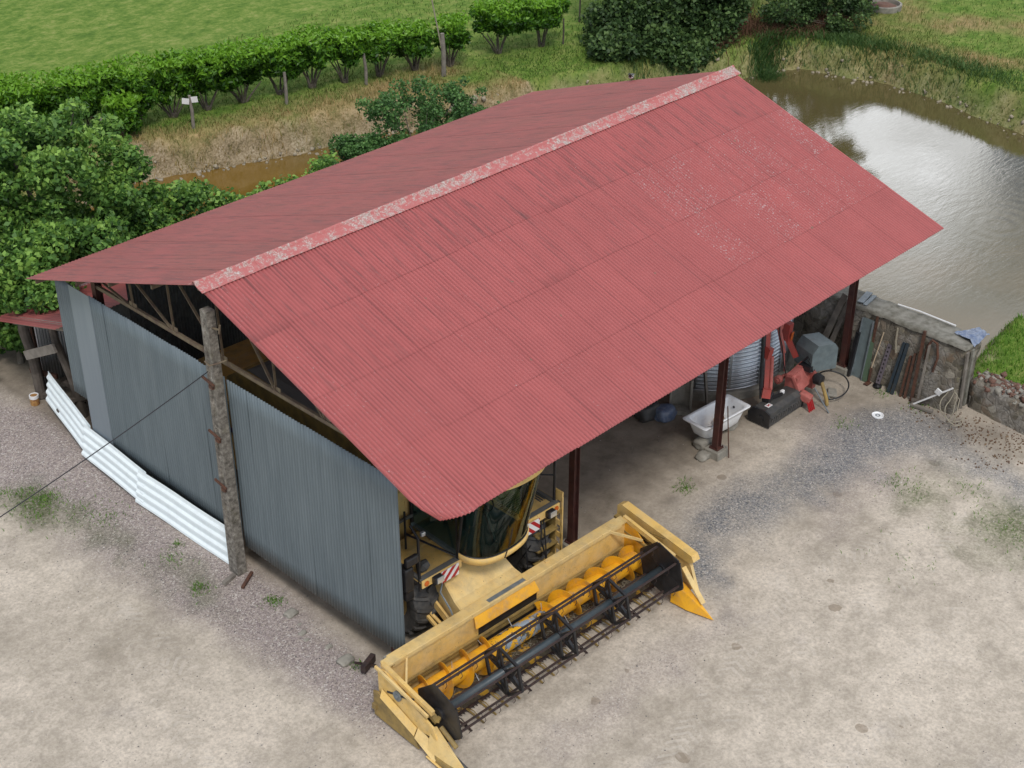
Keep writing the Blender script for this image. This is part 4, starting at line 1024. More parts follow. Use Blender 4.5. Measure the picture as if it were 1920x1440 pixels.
# right divider with its raised box cover
mb = MB()
mb.prism([(0.42, 0.95), (0.42, 1.22), (0.30, 1.28), (-1.55, 1.02), (-1.62, 0.90), (-1.50, 0.82), (0.25, 0.98)], 3.33, 3.52, 'x'); cpart(mb, 'side_cover', M['yellow'])
mb = MB(); mb.prism([(0.40, 0.10), (0.40, 1.0), (-1.45, 0.86), (-1.70, 0.35), (-1.5, 0.08)], 3.36, 3.40, 'x'); cpart(mb, 'side_panel', M['yellow_pale'])
mb = MB(); mb.bar((3.22, 0.35, 1.06), (3.22, -1.2, 0.86), 0.13, 0.05); mb.bar((3.10, 0.2, 0.95), (3.10, -1.0, 0.80), 0.05, 0.05); mb.bar((3.25, 0.1, 0.98), (3.28, -0.9, 1.12), 0.02, 0.02); cpart(mb, 'drive_bracket', M['yellow_dark'])
def nose(s, x, y0, y1, w_, zt, mat, name='divider_point'):
    mb = MB()
    vs = [(x-w_, y0, 0.03), (x+w_, y0, 0.03), (x+w_*0.55, y0+0.05, zt), (x-w_*0.55, y0+0.05, zt), (x-s*0.02, y1, 0.035)]
    mid = [(x-w_*0.85, y0+(y1-y0)*.4, 0.03), (x+w_*0.85, y0+(y1-y0)*.4, 0.03), (x+w_*0.25, y0+(y1-y0)*.4, zt*0.72), (x-w_*0.35, y0+(y1-y0)*.4, zt*0.70)]
    mb.add(vs[:4]+mid+[vs[4]], [(0, 1, 2, 3), (0, 4, 5, 1), (1, 5, 6, 2), (2, 6, 7, 3), (3, 7, 4, 0), (4, 8, 5), (5, 8, 6), (6, 8, 7), (7, 8, 4)])
    return cpart(mb, name, mat)
nose(1, 3.14, -1.42, -2.38, 0.20, 0.42, M['yellow_bright'])
mb = MB(); mb.bar((3.24, -1.45, 0.75), (3.18, -2.05, 0.22), 0.11, 0.03); mb.bar((3.42, -1.45, 0.85), (3.30, -1.80, 0.30), 0.06, 0.03); cpart(mb, 'divider_strap', M['yellow_pale'])
# left divider: stacked side shields and a long split point
mb = MB(); x = -3.17
mb.prism([(0.10, 0.55), (0.10, 1.12), (-0.10, 1.18), (-1.35, 0.72), (-1.45, 0.50), (-0.9, 0.42), (-0.2, 0.48)], x-0.02, x+0.02, 'x'); cpart(mb, 'side_panel', M['yellow'])
mb = MB(); mb.prism([(0.16, 0.06), (0.16, 0.62), (0.05, 0.66), (-0.60, 0.44), (-0.95, 0.30), (-1.05, 0.06)], -3.27, -3.24, 'x'); mb.box((-3.27, 0.12, 0.28), (0.08, 0.10, 0.12)); cpart(mb, 'lower_shield', M['yellow_dark'])
mb = MB(); mb.add([(-3.29, -0.05, 0.60), (-3.29, -0.95, 0.32), (-3.21, -0.95, 0.46), (-3.21, -0.02, 0.74)], [(0, 1, 2, 3)]); o = cpart(mb, 'lower_shield', M['yellow']); o.modifiers.new('t', 'SOLIDIFY').thickness = 0.01
mb = MB(); mb.add([(-3.30, -0.98, 0.30), (-3.30, -1.50, 0.08), (-3.17, -1.50, 0.26), (-3.17, -0.95, 0.48)], [(0, 1, 2, 3)]); o = cpart(mb, 'lower_shield', M['yellow_pale']); o.modifiers.new('t', 'SOLIDIFY').thickness = 0.01
mb = MB(); mb.bar((-3.24, 0.10, 1.20), (-3.20, -1.25, 0.92), 0.04, 0.06); mb.bar((-3.13, 0.02, 1.23), (-3.10, -1.25, 0.99), 0.07, 0.05); cpart(mb, 'side_rail', M['yellow_pale'])
mb = MB(); mb.lathe([(0, -3.23), (0.10, -3.23), (0.10, -3.19), (0.0, -3.19)], 20, (0, -0.45, 0.86), 'x'); mb.lathe([(0, -3.26), (0.04, -3.26), (0.04, -3.2)], 12, (0, -0.45, 0.86), 'x'); cpart(mb, 'pulley', M['steelgrey'])
mb = MB()
mb.add([(-3.27, -1.28, 0.20), (-3.08, -1.26, 0.34), (-3.05, -1.30, 0.64), (-3.16, -1.28, 0.68), (-3.22, -1.72, 0.12), (-3.07, -1.75, 0.16), (-3.08, -1.76, 0.38), (-3.13, -1.76, 0.40), (-3.10, -2.10, 0.20)],
    [(0, 1, 2, 3), (0, 4, 5, 1), (1, 5, 6, 2), (2, 6, 7, 3), (3, 7, 4, 0), (4, 8, 5), (5, 8, 6), (6, 8, 7), (7, 8, 4)]); cpart(mb, 'divider_point', M['yellow_pale'])
nose(-1, -3.20, -1.50, -2.62, 0.09, 0.20, M['yellow_dark'])
mb = MB(); mb.tube([(-3.30, -1.3, 0.10), (-3.30, -1.9, 0.07), (-3.23, -2.62, 0.05)], 0.022, 6); cpart(mb, 'divider_rod', M['yellow'])
mb = MB(); mb.tube([(-3.08, -1.7, 0.28), (-3.06, -2.6, 0.08)], [0.05, 0.03], 8); cpart(mb, 'divider_rod', M['darkgrey'])
mb = MB(); mb.tube([(-3.0, -1.35, 0.62), (-3.0, -1.75, 0.42)], 0.045, 10); mb.box((-3.05, -1.22, 0.80), (0.10, 0.22, 0.08), (0.4, 0, 0)); mb.box((-2.98, -1.30, 0.80), (0.22, 0.06, 0.05), (0, 0, 0.5)); cpart(mb, 'adjuster', M['yellow_dark'])

# feeder house
FX = -0.34
mb = MB()
prof = [(0.16, 1.18), (0.30, 1.16), (1.15, 1.70), (1.75, 1.95)]
def fw_(y): return 0.74-0.10*min(1, max(0, (y-0.16)/0.5))
rows = []
for y, z in [(0.15, 1.17), (0.40, 1.24), (0.80, 1.50), (1.5, 1.86)]:
    hw = {0.15: 0.80, 0.40: 0.76, 0.80: 0.70, 1.5: 0.64}[y]
    rows.append([(FX-hw-0.02, y, z-0.75), (FX-hw, y, z-0.03), (FX-hw+0.03, y, z), (FX+hw-0.03, y, z), (FX+hw, y, z-0.03), (FX+hw+0.02, y, z-0.75)])
mb.grid(rows); o = cpart(mb, 'feeder_house', M['yellow_pale']); o.modifiers.new('t', 'SOLIDIFY').thickness = 0.012
mb = MB(); mb.box((FX-0.80, 0.55, 0.72), (0.05, 0.95, 0.16), (R(28), 0, 0)); mb.tube([(FX-0.84, 0.2, 0.42), (FX-0.92, 1.1, 0.82)], 0.035, 8); mb.box((FX-0.98, 0.55, 0.55), (0.06, 0.95, 0.06), (R(22), 0, 0)); cpart(mb, 'lift_linkage', M['yellow'])
mb = MB(); mb.tube([(FX-0.70, 0.78, 1.55), (FX-0.83, 0.72, 1.32), (FX-0.86, 0.42, 1.12), (FX-0.88, 0.22, 0.86), (FX-0.84, 0.16, 0.60)], 0.018, 6); cpart(mb, 'hydraulic_pipe', M['steelgrey'])
mb = MB(); 
for a, b in ((0.0, 0.62), (0.1, 0.85), (-0.12, 0.7)):
    mb.tube([(FX-0.79, 0.3+a, b), (FX-0.85, 0.22+a, b+0.06), (FX-0.81, 0.16+a, b-0.08), (FX-0.84, 0.10+a, b-0.16)], 0.012, 5)
mb.box((FX-0.80, 0.26, 0.62), (0.04, 0.10, 0.14)); cpart(mb, 'lift_fittings', M['steelgrey'])

# tyres, rims
def tyre(x, y, rad, wd, rim_side, nl=20):
    root = MB(); rim = rad*0.52
    root.lathe([(rim, -wd*0.42), (rad*0.72, -wd*0.50), (rad*0.87, -wd*0.48), (rad*0.925, -wd*0.38), (rad*0.935, 0), (rad*0.925, wd*0.38), (rad*0.87, wd*0.48), (rad*0.72, wd*0.50), (rim, wd*0.42)], 48, (x, y, rad), 'x')
    for i in range(nl):
        for s in (-1, 1):
            a0 = 2*PI*(i+(0.5 if s > 0 else 0))/nl; 
            vs = []
            for (xx, da, rr) in ((0.02, 0.0, 1.0), (wd*0.26, 0.07, 0.998), (wd*0.50, 0.17, 0.955), (wd*0.52, 0.22, 0.83)):
                for rz in (rr*rad, rr*rad-0.085):
                    for aw in (-0.042, 0.042):
                        a = a0+da+aw*(1.2-0.3*rr)
                        vs.append((x+s*xx, y+math.sin(a)*rz, rad+math.cos(a)*rz))
            fs = []
            for q in range(3):
                b = q*4
                fs += [(b, b+1, b+5, b+4), (b+2, b+6, b+7, b+3), (b, b+4, b+6, b+2), (b+1, b+3, b+7, b+5)]
            fs += [(0, 2, 3, 1), (12, 13, 15, 14)]
            root.add(vs, fs)
    whl = cpart(root, 'wheel', M['rubber'])
    mb = MB(); mb.lathe([(0.0, -0.02), (rim*0.35, -0.05), (rim*0.40, 0.02), (rim*0.85, 0.06), (rim, wd*0.40*rim_side), (rim*1.03, wd*0.42*rim_side)], 32, (x, y, rad), 'x'); mb.build('rim', M['yellow_pale'], whl, smooth=True)
tyre(-1.28, 1.72, 0.86, 0.62, -1)
tyre(1.52, 1.62, 0.86, 0.62, 1)
tyre(-1.1, 5.6, 0.55, 0.40, -1, 16); tyre(1.3, 5.6, 0.55, 0.40, 1, 16)

# body behind the cab
mb = MB(); mb.box((0.05, 5.6, 1.75), (2.7, 7.0, 1.75), bev=0.06); cpart(mb, 'body', M['yellow'])
mb = MB(); mb.box((-1.33, 5.2, 1.95), (0.02, 5.6, 0.10)); cpart(mb, 'stripe', M['purple'])
mb = MB()
mb.prism([(2.4, 2.6), (2.4, 3.35), (2.75, 3.62), (6.6, 3.62), (7.2, 3.2), (7.2, 2.6)], -1.25, 1.35, 'x'); cpart(mb, 'grain_tank', M['yellow_dark'])
mb = MB(); mb.add([(-1.2, 2.8, 3.63), (1.3, 2.8, 3.63), (1.3, 6.5, 3.63), (-1.2, 6.5, 3.63), (-1.0, 3.0, 3.70), (1.1, 3.0, 3.70), (1.1, 6.3, 3.70), (-1.0, 6.3, 3.70)], [(0, 1, 5, 4), (1, 2, 6, 5), (2, 3, 7, 6), (3, 0, 4, 7), (4, 5, 6, 7)]); cpart(mb, 'tank_cover', M['greyplat'])
mb = MB(); mb.tube([(-1.42, 2.6, 2.75), (-1.42, 3.2, 3.0), (-1.42, 3.6, 2.8), (-1.42, 3.65, 2.4)], 0.02, 6); mb.tube([(-1.40, 2.2, 2.7), (-1.40, 2.2, 3.5)], 0.02, 6); mb.tube([(-1.40, 2.2, 3.2), (-1.40, 4.4, 3.2)], 0.016, 6); cpart(mb, 'handrail', M['angle_iron'])
# front bulkhead between platform and body
mb = MB(); mb.box((0.05, 2.12, 2.2), (2.55, 0.04, 1.5)); cpart(mb, 'bulkhead', M['yellow'])
mb = MB(); mb.box((-1.0, 2.09, 2.45), (0.55, 0.012, 0.62)); mb.box((-0.82, 2.08, 2.46), (0.03, 0.02, 0.12)); cpart(mb, 'access_door', M['yellow_pale'])

# platforms either side of the cab
PZ = 1.86
for s, xa, xb in ((-1, -1.66, -0.70), (1, 0.86, 1.88)):
    xc = (xa+xb)/2; w_ = xb-xa
    mb = MB(); mb.box((xc, 1.30, PZ-0.03), (w_, 1.20, 0.03)); pl = cpart(mb, 'platform', M['yellow'])
    mb = MB(); mb.box((xc, 0.73, PZ+0.0), (w_, 0.12, 0.05)); mb.box((xa+0.04 if s < 0 else xb-0.04, 1.25, PZ+0.01), (0.08, 1.1, 0.05)); 
    if s < 0: mb.box((xc+0.05, 1.98, PZ+0.35), (w_, 0.05, 0.06))
    mb.build('kick_strip', M['greyplat'], pl)
    mb = MB(); mb.box((xc, 0.655, PZ-0.06), (w_, 0.03, 0.17), bev=0.008); mb.build('front_panel', M['yellow'], pl)
    if s > 0:
        mb = MB()
        for i in range(11): mb.box((xa+0.35+0.0*i, 0.98+i*0.055, PZ-0.005), (0.50, 0.022, 0.012))
        mb.build('grating_slots', M['yellow_dark'], pl)
        mb = MB()
        for i in range(3): mb.box((xb-0.22+i*0.06, 1.35, PZ+0.0), (0.02, 0.8, 0.02))
        mb.build('deck_ribs', M['greyplat'], pl)
    # reflectors and lamps
    xr = xa+0.10 if s < 0 else xb-0.10
    mb = MB(); mb.lathe([(0.0, -0.02), (0.052, -0.015), (0.055, 0.0)], 16, (xr, 0.635, PZ-0.06), 'y'); mb.build('reflector', M['orange'], pl)
    xl = xa+0.33 if s < 0 else xb-0.30
    mb = MB(); mb.box((xl, 0.60, PZ-0.06), (0.20, 0.12, 0.15), bev=0.02); lamp = cpart(mb, 'work_lamp', M['black'])
    mb = MB(); mb.box((xl+0.02, 0.53, PZ-0.05), (0.165, 0.02, 0.125), bev=0.005); mb.build('lamp_lens', M['chrome'], lamp)
    # warning board with red and white diagonals
    bx0, bx1 = (xa+0.44, xa+0.86) if s < 0 else (xa+0.02, xa+0.44)
    bz0, bz1 = (PZ-0.24, PZ+0.02) if s < 0 else (PZ-0.30, PZ-0.03)
    mb = MB(); mb.box(((bx0+bx1)/2, 0.615, (bz0+bz1)/2), (bx1-bx0, 0.008, bz1-bz0)); wb = cpart(mb, 'warning_board', M['whitemat'])
    bwid = bx1-bx0; bh = bz1-bz0
    stp = bwid/3.2
    mb = MB()
    def clip_poly(poly):
        def cl(ps, f):
            o_ = []
            for i in range(len(ps)):
                a, b = ps[i], ps[(i+1) % len(ps)]; fa, fb = f(a), f(b)
                if fa >= 0: o_.append(a)
                if fa*fb < 0: t_ = fa/(fa-fb); o_.append((a[0]+(b[0]-a[0])*t_, a[1]+(b[1]-a[1])*t_))
            return o_
        for f in (lambda q: q[0]-bx0, lambda q: bx1-q[0], lambda q: q[1]-bz0, lambda q: bz1-q[1]):
            poly = cl(poly, f)
            if len(poly) < 3: return []
        return poly
    for k in range(-3, 6):
        a0 = bx0+k*stp*1.65
        sl = (1 if s < 0 else -1)*bh*1.0
        base_ = [(a0, bz0), (a0+stp*0.75, bz0), (a0+stp*0.75+sl, bz1), (a0+sl, bz1)]
        pp = clip_poly(base_)
        if len(pp) >= 3:
            mb.prism(pp, 0.606, 0.611, 'y')
    mb.build('red_stripes', M['red_deep'], wb)
# hand rails
mb = MB(); mb.tube([(-1.64, 0.74, PZ-0.25), (-1.64, 0.74, PZ+0.95), (-1.64, 0.95, PZ+1.12)], 0.028, 8); cpart(mb, 'handrail', M['black'])
mb = MB(); mb.tube([(-0.73, 0.72, PZ), (-0.73, 0.72, PZ+1.05), (-0.73, 1.1, PZ+1.25)], 0.028, 8); mb.tube([(-0.73, 0.76, PZ+0.05), (-1.22, 1.62, PZ+0.35)], 0.022, 8); mb.tube([(-1.22, 1.62, PZ+0.0), (-1.22, 1.62, PZ+0.85)], 0.022, 8); cpart(mb, 'handrail', M['black'])
mb = MB(); mb.tube([(1.86, 0.78, PZ-0.1), (1.86, 0.78, PZ+1.15)], 0.028, 8); mb.tube([(0.90, 0.70, PZ), (0.88, 0.70, PZ+1.2)], 0.022, 8); mb.tube([(1.86, 0.78, PZ+0.62), (1.10, 1.6, PZ+0.62)], 0.018, 8); cpart(mb, 'handrail', M['black'])
mb = MB(); mb.box((-1.30, 1.02, PZ+0.72), (0.10, 0.07, 0.09), bev=0.015); o = cpart(mb, 'work_lamp', M['chrome'])
mb = MB(); mb.box((-1.88, 0.66, PZ+0.62), (0.30, 0.10, 0.20), bev=0.04); mb.tube([(-1.64, 0.74, PZ+0.62), (-1.85, 0.70, PZ+0.62)], 0.018, 6); cpart(mb, 'mirror', M['black'])
mb = MB(); mb.box((-1.90, 0.80, PZ+0.16), (0.22, 0.22, 0.55), bev=0.05); mb.box((-1.85, 0.86, PZ-0.22), (0.2, 0.2, 0.3), bev=0.03); cpart(mb, 'filter_canister', M['black'])
mb = MB(); mb.box((2.28, 1.75, PZ+0.75), (0.22, 0.06, 0.34), bev=0.03); mb.tube([(1.86, 1.7, PZ+0.7), (2.2, 1.75, PZ+0.9)], 0.015, 6); cpart(mb, 'mirror', M['black'])
mb = MB(); mb.tube([(-1.5, 0.9, PZ+0.02), (-1.42, 0.92, PZ+0.10), (-1.3, 0.9, PZ+0.14)], [0.05, 0.12, 0.08], 10); mb.tube([(-1.6, 0.8, PZ+0.02), (-1.4, 1.1, PZ+0.05)], 0.03, 6); cpart(mb, 'cable_box', M['darkgrey'])
# access ladder side with square holes
mb = MB(); n = 6
lad = MB(); x = 1.96
for zz in (0.42, 0.72, 1.02, 1.32, 1.62, 1.92): lad.box((x, 0.74, zz), (0.03, 0.20, 0.12))
lad.box((x, 0.66, 1.17), (0.03, 0.05, 1.62)); lad.box((x, 0.83, 1.17), (0.03, 0.05, 1.62)); lad.box((x, 0.75, 2.02), (0.034, 0.22, 0.14))
lo = cpart(lad, 'ladder', M['yellow'])
mb = MB(); mb.box((x-0.03, 1.05, 1.10), (0.02, 0.5, 1.5)); mb.build('ladder_panel', M['yellow_dark'], lo)
for zz in (0.5, 0.85, 1.2, 1.55):
    mb = MB(); mb.box((x-0.30, 0.80, zz), (0.55, 0.16, 0.03)); mb.build('ladder_step', M['yellow_dark'], lo)
# loose hoses hanging beside the feeder
mb = MB()
mb.tube([(0.98, 0.70, 2.0), (0.94, 0.62, 1.5), (0.92, 0.55, 0.9), (0.86, 0.40, 0.35), (0.86, 0.32, 0.10)], 0.016, 6)
mb.tube([(1.45, 0.72, 1.75), (1.40, 0.66, 1.2), (1.46, 0.55, 0.7), (1.35, 0.45, 0.4), (1.48, 0.38, 0.15), (1.50, 0.2, 0.03)], 0.016, 6)
mb.tube([(1.50, 0.72, 1.75), (1.52, 0.66, 1.1), (1.42, 0.50, 0.55), (1.60, 0.35, 0.3), (1.62, 0.15, 0.04)], 0.016, 6)
mb.tube([(0.86, 0.32, 0.10), (1.0, 0.25, 0.03), (1.2, 0.4, 0.03), (1.12, 0.2, 0.04), (1.35, 0.12, 0.05)], 0.016, 6)
mb.tube([(1.05, 0.6, 1.3), (1.0, 0.9, 0.7), (1.15, 0.8, 0.3), (1.3, 0.55, 0.1), (1.2, 0.35, 0.03)], 0.014, 6)
cpart(mb, 'hoses', M['hose'])

# cab
CX = 0.06; CT = 3.74
def cabx(q, z):    # q in -1..1 across, returns x, y of the curved front glass
    k = (z-2.06)/1.68
    hw = 0.80+0.02*k
    bulge = 0.52+0.18*k
    y0 = 0.70-0.28*k
    c = 1-abs(q)**2.3
    return (CX+hw*math.sin(q*PI/2*0.96), y0-bulge*c)
mb = MB(); rows = []
for z in np.linspace(2.08, CT, 8):
    rows.append([(*cabx(q, z), z-0.08*(1-abs(q)**2)*(1 if z < 2.2 else 0)) for q in np.linspace(-1, 1, 25)])
mb.grid(rows); cab = cpart(mb, 'windscreen', M['glass'], smooth=True)
for s in (-1, 1):
    cab_side = MB(); a = cabx(s, 2.08); b = cabx(s, CT)
    cab_side.add([(a[0], a[1], 2.06), (a[0], 2.0, 2.06), (b[0], 2.0, CT), (b[0], b[1], CT)], [(0, 1, 2, 3)])
    cpart(cab_side, 'side_window', M['glass'])
for s in (-1, 1):
    a = cabx(s, 2.08); b = cabx(s, CT)
    mb = MB(); mb.tube([(a[0], a[1], 2.04), (b[0], b[1], CT)], 0.03, 8); cpart(mb, 'cab_pillar', M['black'])
    mb = MB(); mb.tube([(a[0], 2.0, 2.04), (b[0], 2.0, CT)], 0.04, 8); cpart(mb, 'cab_pillar', M['black'])
mb = MB()
rim_pts = [(*cabx(q, 2.08), 2.06-0.08*(1-abs(q)**2)) for q in np.linspace(-1, 1, 25)]
mb.tube(rim_pts, 0.016, 6)
cpart(mb, 'windscreen_seal', M['black'])
mb = MB(); rows = []
for (off, z) in ((0.0, 2.05), (0.035, 2.045), (0.03, 1.95), (-0.06, 1.84), (-0.25, 1.80)):
    r_ = []
    for q in np.linspace(-1, 1, 25):
        x_, y_ = cabx(q, 2.08); r_.append((CX+(x_-CX)*(1+off*0.7), y_-off, z-0.08*(1-abs(q)**2)))
    rows.append(r_)
mb.grid(rows); cpart(mb, 'cab_sill', M['yellow'], smooth=True)
mb = MB(); poly = [cabx(q, CT) for q in np.linspace(-1, 1, 21)]+[(CX+0.8, 2.1), (CX-0.8, 2.1)]
poly2 = [(CX+(a-CX)*1.06, b-0.03 if b < 1.5 else b) for a, b in poly]
mb.prism(poly2, CT+0.01, CT+0.13, 'z'); cpart(mb, 'cab_roof', M['yellow'])
mb = MB(); mb.prism([(CX+(a-CX)*0.97, max(b, -0.0)+0.08) for a, b in [cabx(q, 2.08) for q in np.linspace(-1, 1, 15)]]+[(CX+0.75, 2.0), (CX-0.75, 2.0)], 1.86, 1.93, 'z'); cpart(mb, 'cab_floor', M['greytank'])
mb = MB(); mb.box((CX, 2.03, 2.75), (1.62, 0.03, 1.7)); cpart(mb, 'cab_rear_wall', M['greytank'])
mb = MB(); mb.box((CX+0.3, 1.98, 2.8), (0.10, 0.04, 1.6)); mb.box((CX-0.3, 1.98, 2.6), (0.3, 0.04, 0.5)); cpart(mb, 'cab_trim', M['steelgrey'])
mb = MB(); mb.box((CX+0.05, 1.35, 2.38), (0.52, 0.5, 0.14), bev=0.05); mb.box((CX+0.05, 1.62, 2.75), (0.50, 0.14, 0.65), (R(-8), 0, 0), bev=0.05); mb.box((CX+0.05, 1.38, 2.12), (0.4, 0.4, 0.4)); mb.box((CX+0.48, 1.3, 2.55), (0.16, 0.6, 0.12), bev=0.03); cpart(mb, 'seat', M['darkgrey'])
mb = MB(); mb.tube([(CX, 0.55, 1.95), (CX, 0.85, 2.62)], 0.045, 8); cpart(mb, 'steering_column', M['black'])
mb = MB(); mb.M = Matrix.Translation((CX, 0.87, 2.66)) @ Matrix.Rotation(R(25), 4, 'X')
n = 28; mb.tube([(0.20*math.cos(2*PI*i/n), 0.20*math.sin(2*PI*i/n), 0) for i in range(n+1)], 0.014, 6); mb.bar((-0.19, 0, 0), (0.19, 0, 0), 0.03, 0.02); mb.bar((0, 0, 0), (0, -0.19, 0), 0.03, 0.02); cpart(mb, 'steering_wheel', M['black'])
mb = MB(); mb.tube([(CX-0.25, 0.02, 2.0), (CX-0.24, -0.12, 2.45), (CX-0.22, -0.15, 2.75)], 0.012, 6); cpart(mb, 'wiper', M['black'])
mb = MB(); mb.tube([(CX+0.70, 0.45, 3.4), (CX+0.78, 0.42, 2.9), (CX+0.74, 0.48, 2.3), (CX+0.80, 0.55, 1.9)], 0.014, 6); mb.tube([(CX+0.78, 0.45, 3.4), (CX+0.86, 0.5, 2.8), (CX+0.84, 0.52, 2.1)], 0.014, 6); cpart(mb, 'aerial_leads', M['hose'])

# ------------------------------------------------------------------ things standing in the open bays
# round bin of curved corrugated sheets
t = thing('corrugated_round_bin', 'round galvanised bin of horizontal corrugations on a concrete plinth under the roof', 'grain bin', (13.3, 3.03, GZ))
mb = MB(); prof = []
for i in range(0, 221):
    z = 0.22+i*0.0105; prof.append((2.12+0.030*math.cos(i*0.0105*2*PI/0.105), z))
mb.lathe(prof, 96)
bn = MB(); bn.v = mb.v; bn.f = mb.f; sh = bn.build('curved_wall', M['galv'], t, smooth=True)
mb = MB(); mb.lathe([(0, 0.0), (2.30, 0.0), (2.30, 0.20), (2.26, 0.22), (0, 0.22)], 48); mb.build('plinth', M['concrete'], t)
mb = MB(); mb.lathe([(0, 3.0), (2.16, 2.52), (2.16, 2.48)], 48); mb.build('lid', M['darksheet'], t)
for k in range(5):
    mb = MB(); a = R(190+k*22); mb.box((2.15*math.cos(a), 2.15*math.sin(a), 1.35), (0.03, 0.06, 2.2), (0, 0, a)); mb.build('bolted_strap', M['galv'], t)

# bath tub
tub = thing('bathtub', 'old white enamel bathtub on stone blocks beside the red post', 'bathtub', (10.48, 0.50, GZ), R(-4))
mb = MB()
def rr_(hx, hy, z, r, n=6, taper=0.0):
    pts = []
    for cx, cy, a0 in ((hx-r, hy-r, 0), (-hx+r, hy-r, 90), (-hx+r, -hy+r, 180), (hx-r, -hy+r, 270)):
        for i in range(n+1):
            a = R(a0+90*i/n); pts.append((cx+r*math.cos(a), cy+r*math.sin(a), z))
    return pts+[pts[0]]
TZ = 0.66
rows = [rr_(0.50, 0.19, TZ-0.46, 0.14), rr_(0.60, 0.25, TZ-0.38, 0.16), rr_(0.68, 0.30, TZ-0.15, 0.16), rr_(0.72, 0.32, TZ-0.03, 0.14), rr_(0.79, 0.36, TZ-0.035, 0.07), rr_(0.80, 0.37, TZ-0.01, 0.07), rr_(0.79, 0.36, TZ, 0.07),
    rr_(0.70, 0.30, TZ-0.005, 0.14), rr_(0.68, 0.285, TZ-0.03, 0.14), rr_(0.62, 0.25, TZ-0.20, 0.15), rr_(0.55, 0.22, TZ-0.36, 0.15), rr_(0.45, 0.16, TZ-0.41, 0.13)]
mb.grid(rows)
mb.add([p for p in rows[-1][:-1]], [tuple(range(len(rows[-1])-1))]); mb.add([p for p in rows[0][:-1]], [tuple(range(len(rows[0])-1))])
mb.build('tub_shell', M['white'], tub, smooth=False).data.shade_smooth()
mb = MB(); mb.lathe([(0, 0), (0.03, 0), (0.03, 0.012), (0, 0.012)], 12, (0.60, 0.0, TZ-0.13), 'x'); mb.build('overflow_hole', M['black'], tub)
mb = MB(); mb.prism([(0.22*math.cos(a)*(1+.15*math.sin(3*a)), 0.12*math.sin(a)) for a in np.linspace(0, 2*PI, 20)[:-1]], TZ-0.408, TZ-0.398); mb.v = [(x-0.22, y, z) for x, y, z in mb.v]; mb.build('rust_stain', M['rust'], tub)
t = thing('bucket', 'ochre plastic bucket lying inside the white bathtub', 'bucket', (10.55, 0.47, GZ+0.37), 0)
mb = MB(); mb.M = Matrix.Rotation(R(70), 4, 'X') @ Matrix.Rotation(R(30), 4, 'Y'); mb.lathe([(0, -0.10), (0.10, -0.10), (0.13, 0.12), (0.125, 0.12), (0.095, -0.09), (0, -0.09)], 20); mb.build('pail', M['bucket'], t)
mb = MB(); mb.tube([(0.13*math.cos(a), -0.04+0.13*math.sin(a), 0.10) for a in np.linspace(0, PI, 10)], 0.005, 5); mb.build('handle', M['steelgrey'], t)
def rock(name, c, d, mat, label, cat, seed, group=None):
    import bmesh
    from mathutils import noise as mn
    bm = bmesh.new(); bmesh.ops.create_icosphere(bm, subdivisions=3, radius=1)
    for v in bm.verts:
        p = v.co.copy(); q = Vector([max(-0.78, min(0.78, k)) for k in p])/0.78
        f = 1+0.22*mn.noise(p*1.6+Vector((seed, 0, 0)))
        v.co = Vector((q.x*d[0]/2*f, q.y*d[1]/2*f, q.z*d[2]/2*f))
    me = bpy.data.meshes.new(name); bm.to_mesh(me); bm.free(); me.materials.append(mat); me.shade_smooth()
    o = bpy.data.objects.new(name, me); sc.collection.objects.link(o); o.location = (c[0], c[1], c[2]+d[2]/2-0.02)
    return tag(o, label, cat, group)
rock('stone_block', (9.95, 0.42, GZ), (0.42, 0.34, 0.24), M['concrete'], 'grey stone block under the outer end of the bathtub', 'stone', 1)
rock('stone_block', (9.62, 0.12, GZ), (0.44, 0.26, 0.16), M['concrete'], 'flat grey stone on the ground beside the foot of the red post', 'stone', 2)
rock('stone_block', (11.0, 0.50, GZ), (0.40, 0.34, 0.24), M['concrete'], 'grey stone block under the far end of the bathtub', 'stone', 3)
mb = MB(); mb.tube([(9.98, -0.28, GZ), (9.93, -0.16, 1.15)], 0.014, 6); tag(mb.build('iron_rod', M['rust']), 'thin rusty rod leaning against the red post by the bathtub', 'rod')
# concrete trough end and junk beyond the tub
t = thing('concrete_chute', 'curved grey concrete channel piece standing upright beyond the bathtub', 'concrete piece', (10.75, 1.75, GZ), R(-50))
mb = MB(); rows = []
for z in np.linspace(0, 0.95, 8):
    rows.append([(0.27*math.cos(a), 0.22*math.sin(a)-0.12*z, z) for a in np.linspace(R(-15), R(195), 14)])
mb.grid(rows); o = mb.build('channel', M['concrete'], t); o.modifiers.new('t', 'SOLIDIFY').thickness = 0.05
mb = MB(); mb.box((-0.05, 0.02, 0.05), (0.55, 0.45, 0.10), bev=0.02); mb.build('base', M['concrete'], t)
mb = MB(); mb.bar((11.30, 1.35, GZ), (11.62, 1.95, 1.9), 0.30, 0.05, (1, -1, 0)); tag(mb.build('leaning_board', M['timber']), 'wide grey board leaning against the left edge of the round bin', 'board')
mb = MB(); mb.bar((11.55, 1.02, GZ), (11.78, 1.40, 1.5), 0.08, 0.04, (1, -1, 0)); tag(mb.build('leaning_lath', M['timber_dark']), 'narrow dark board leaning just right of the wide grey board at the bin', 'board')
def blob(name, c, d, mat, label, cat, seed, rz=0):
    o = rock(name, c, d, mat, label, cat, seed); o.rotation_euler.z = rz; return o
blob('plastic_sack', (10.25, 1.80, GZ), (0.5, 0.4, 0.35), M['bluetarp'], 'crumpled blue and white plastic sack in the shade behind the concrete channel', 'sack', 11)
blob('plastic_sack', (10.0, 2.15, GZ), (0.6, 0.5, 0.4), M['darkgrey'], 'dark sack in deep shade left of the blue sack', 'sack', 14)

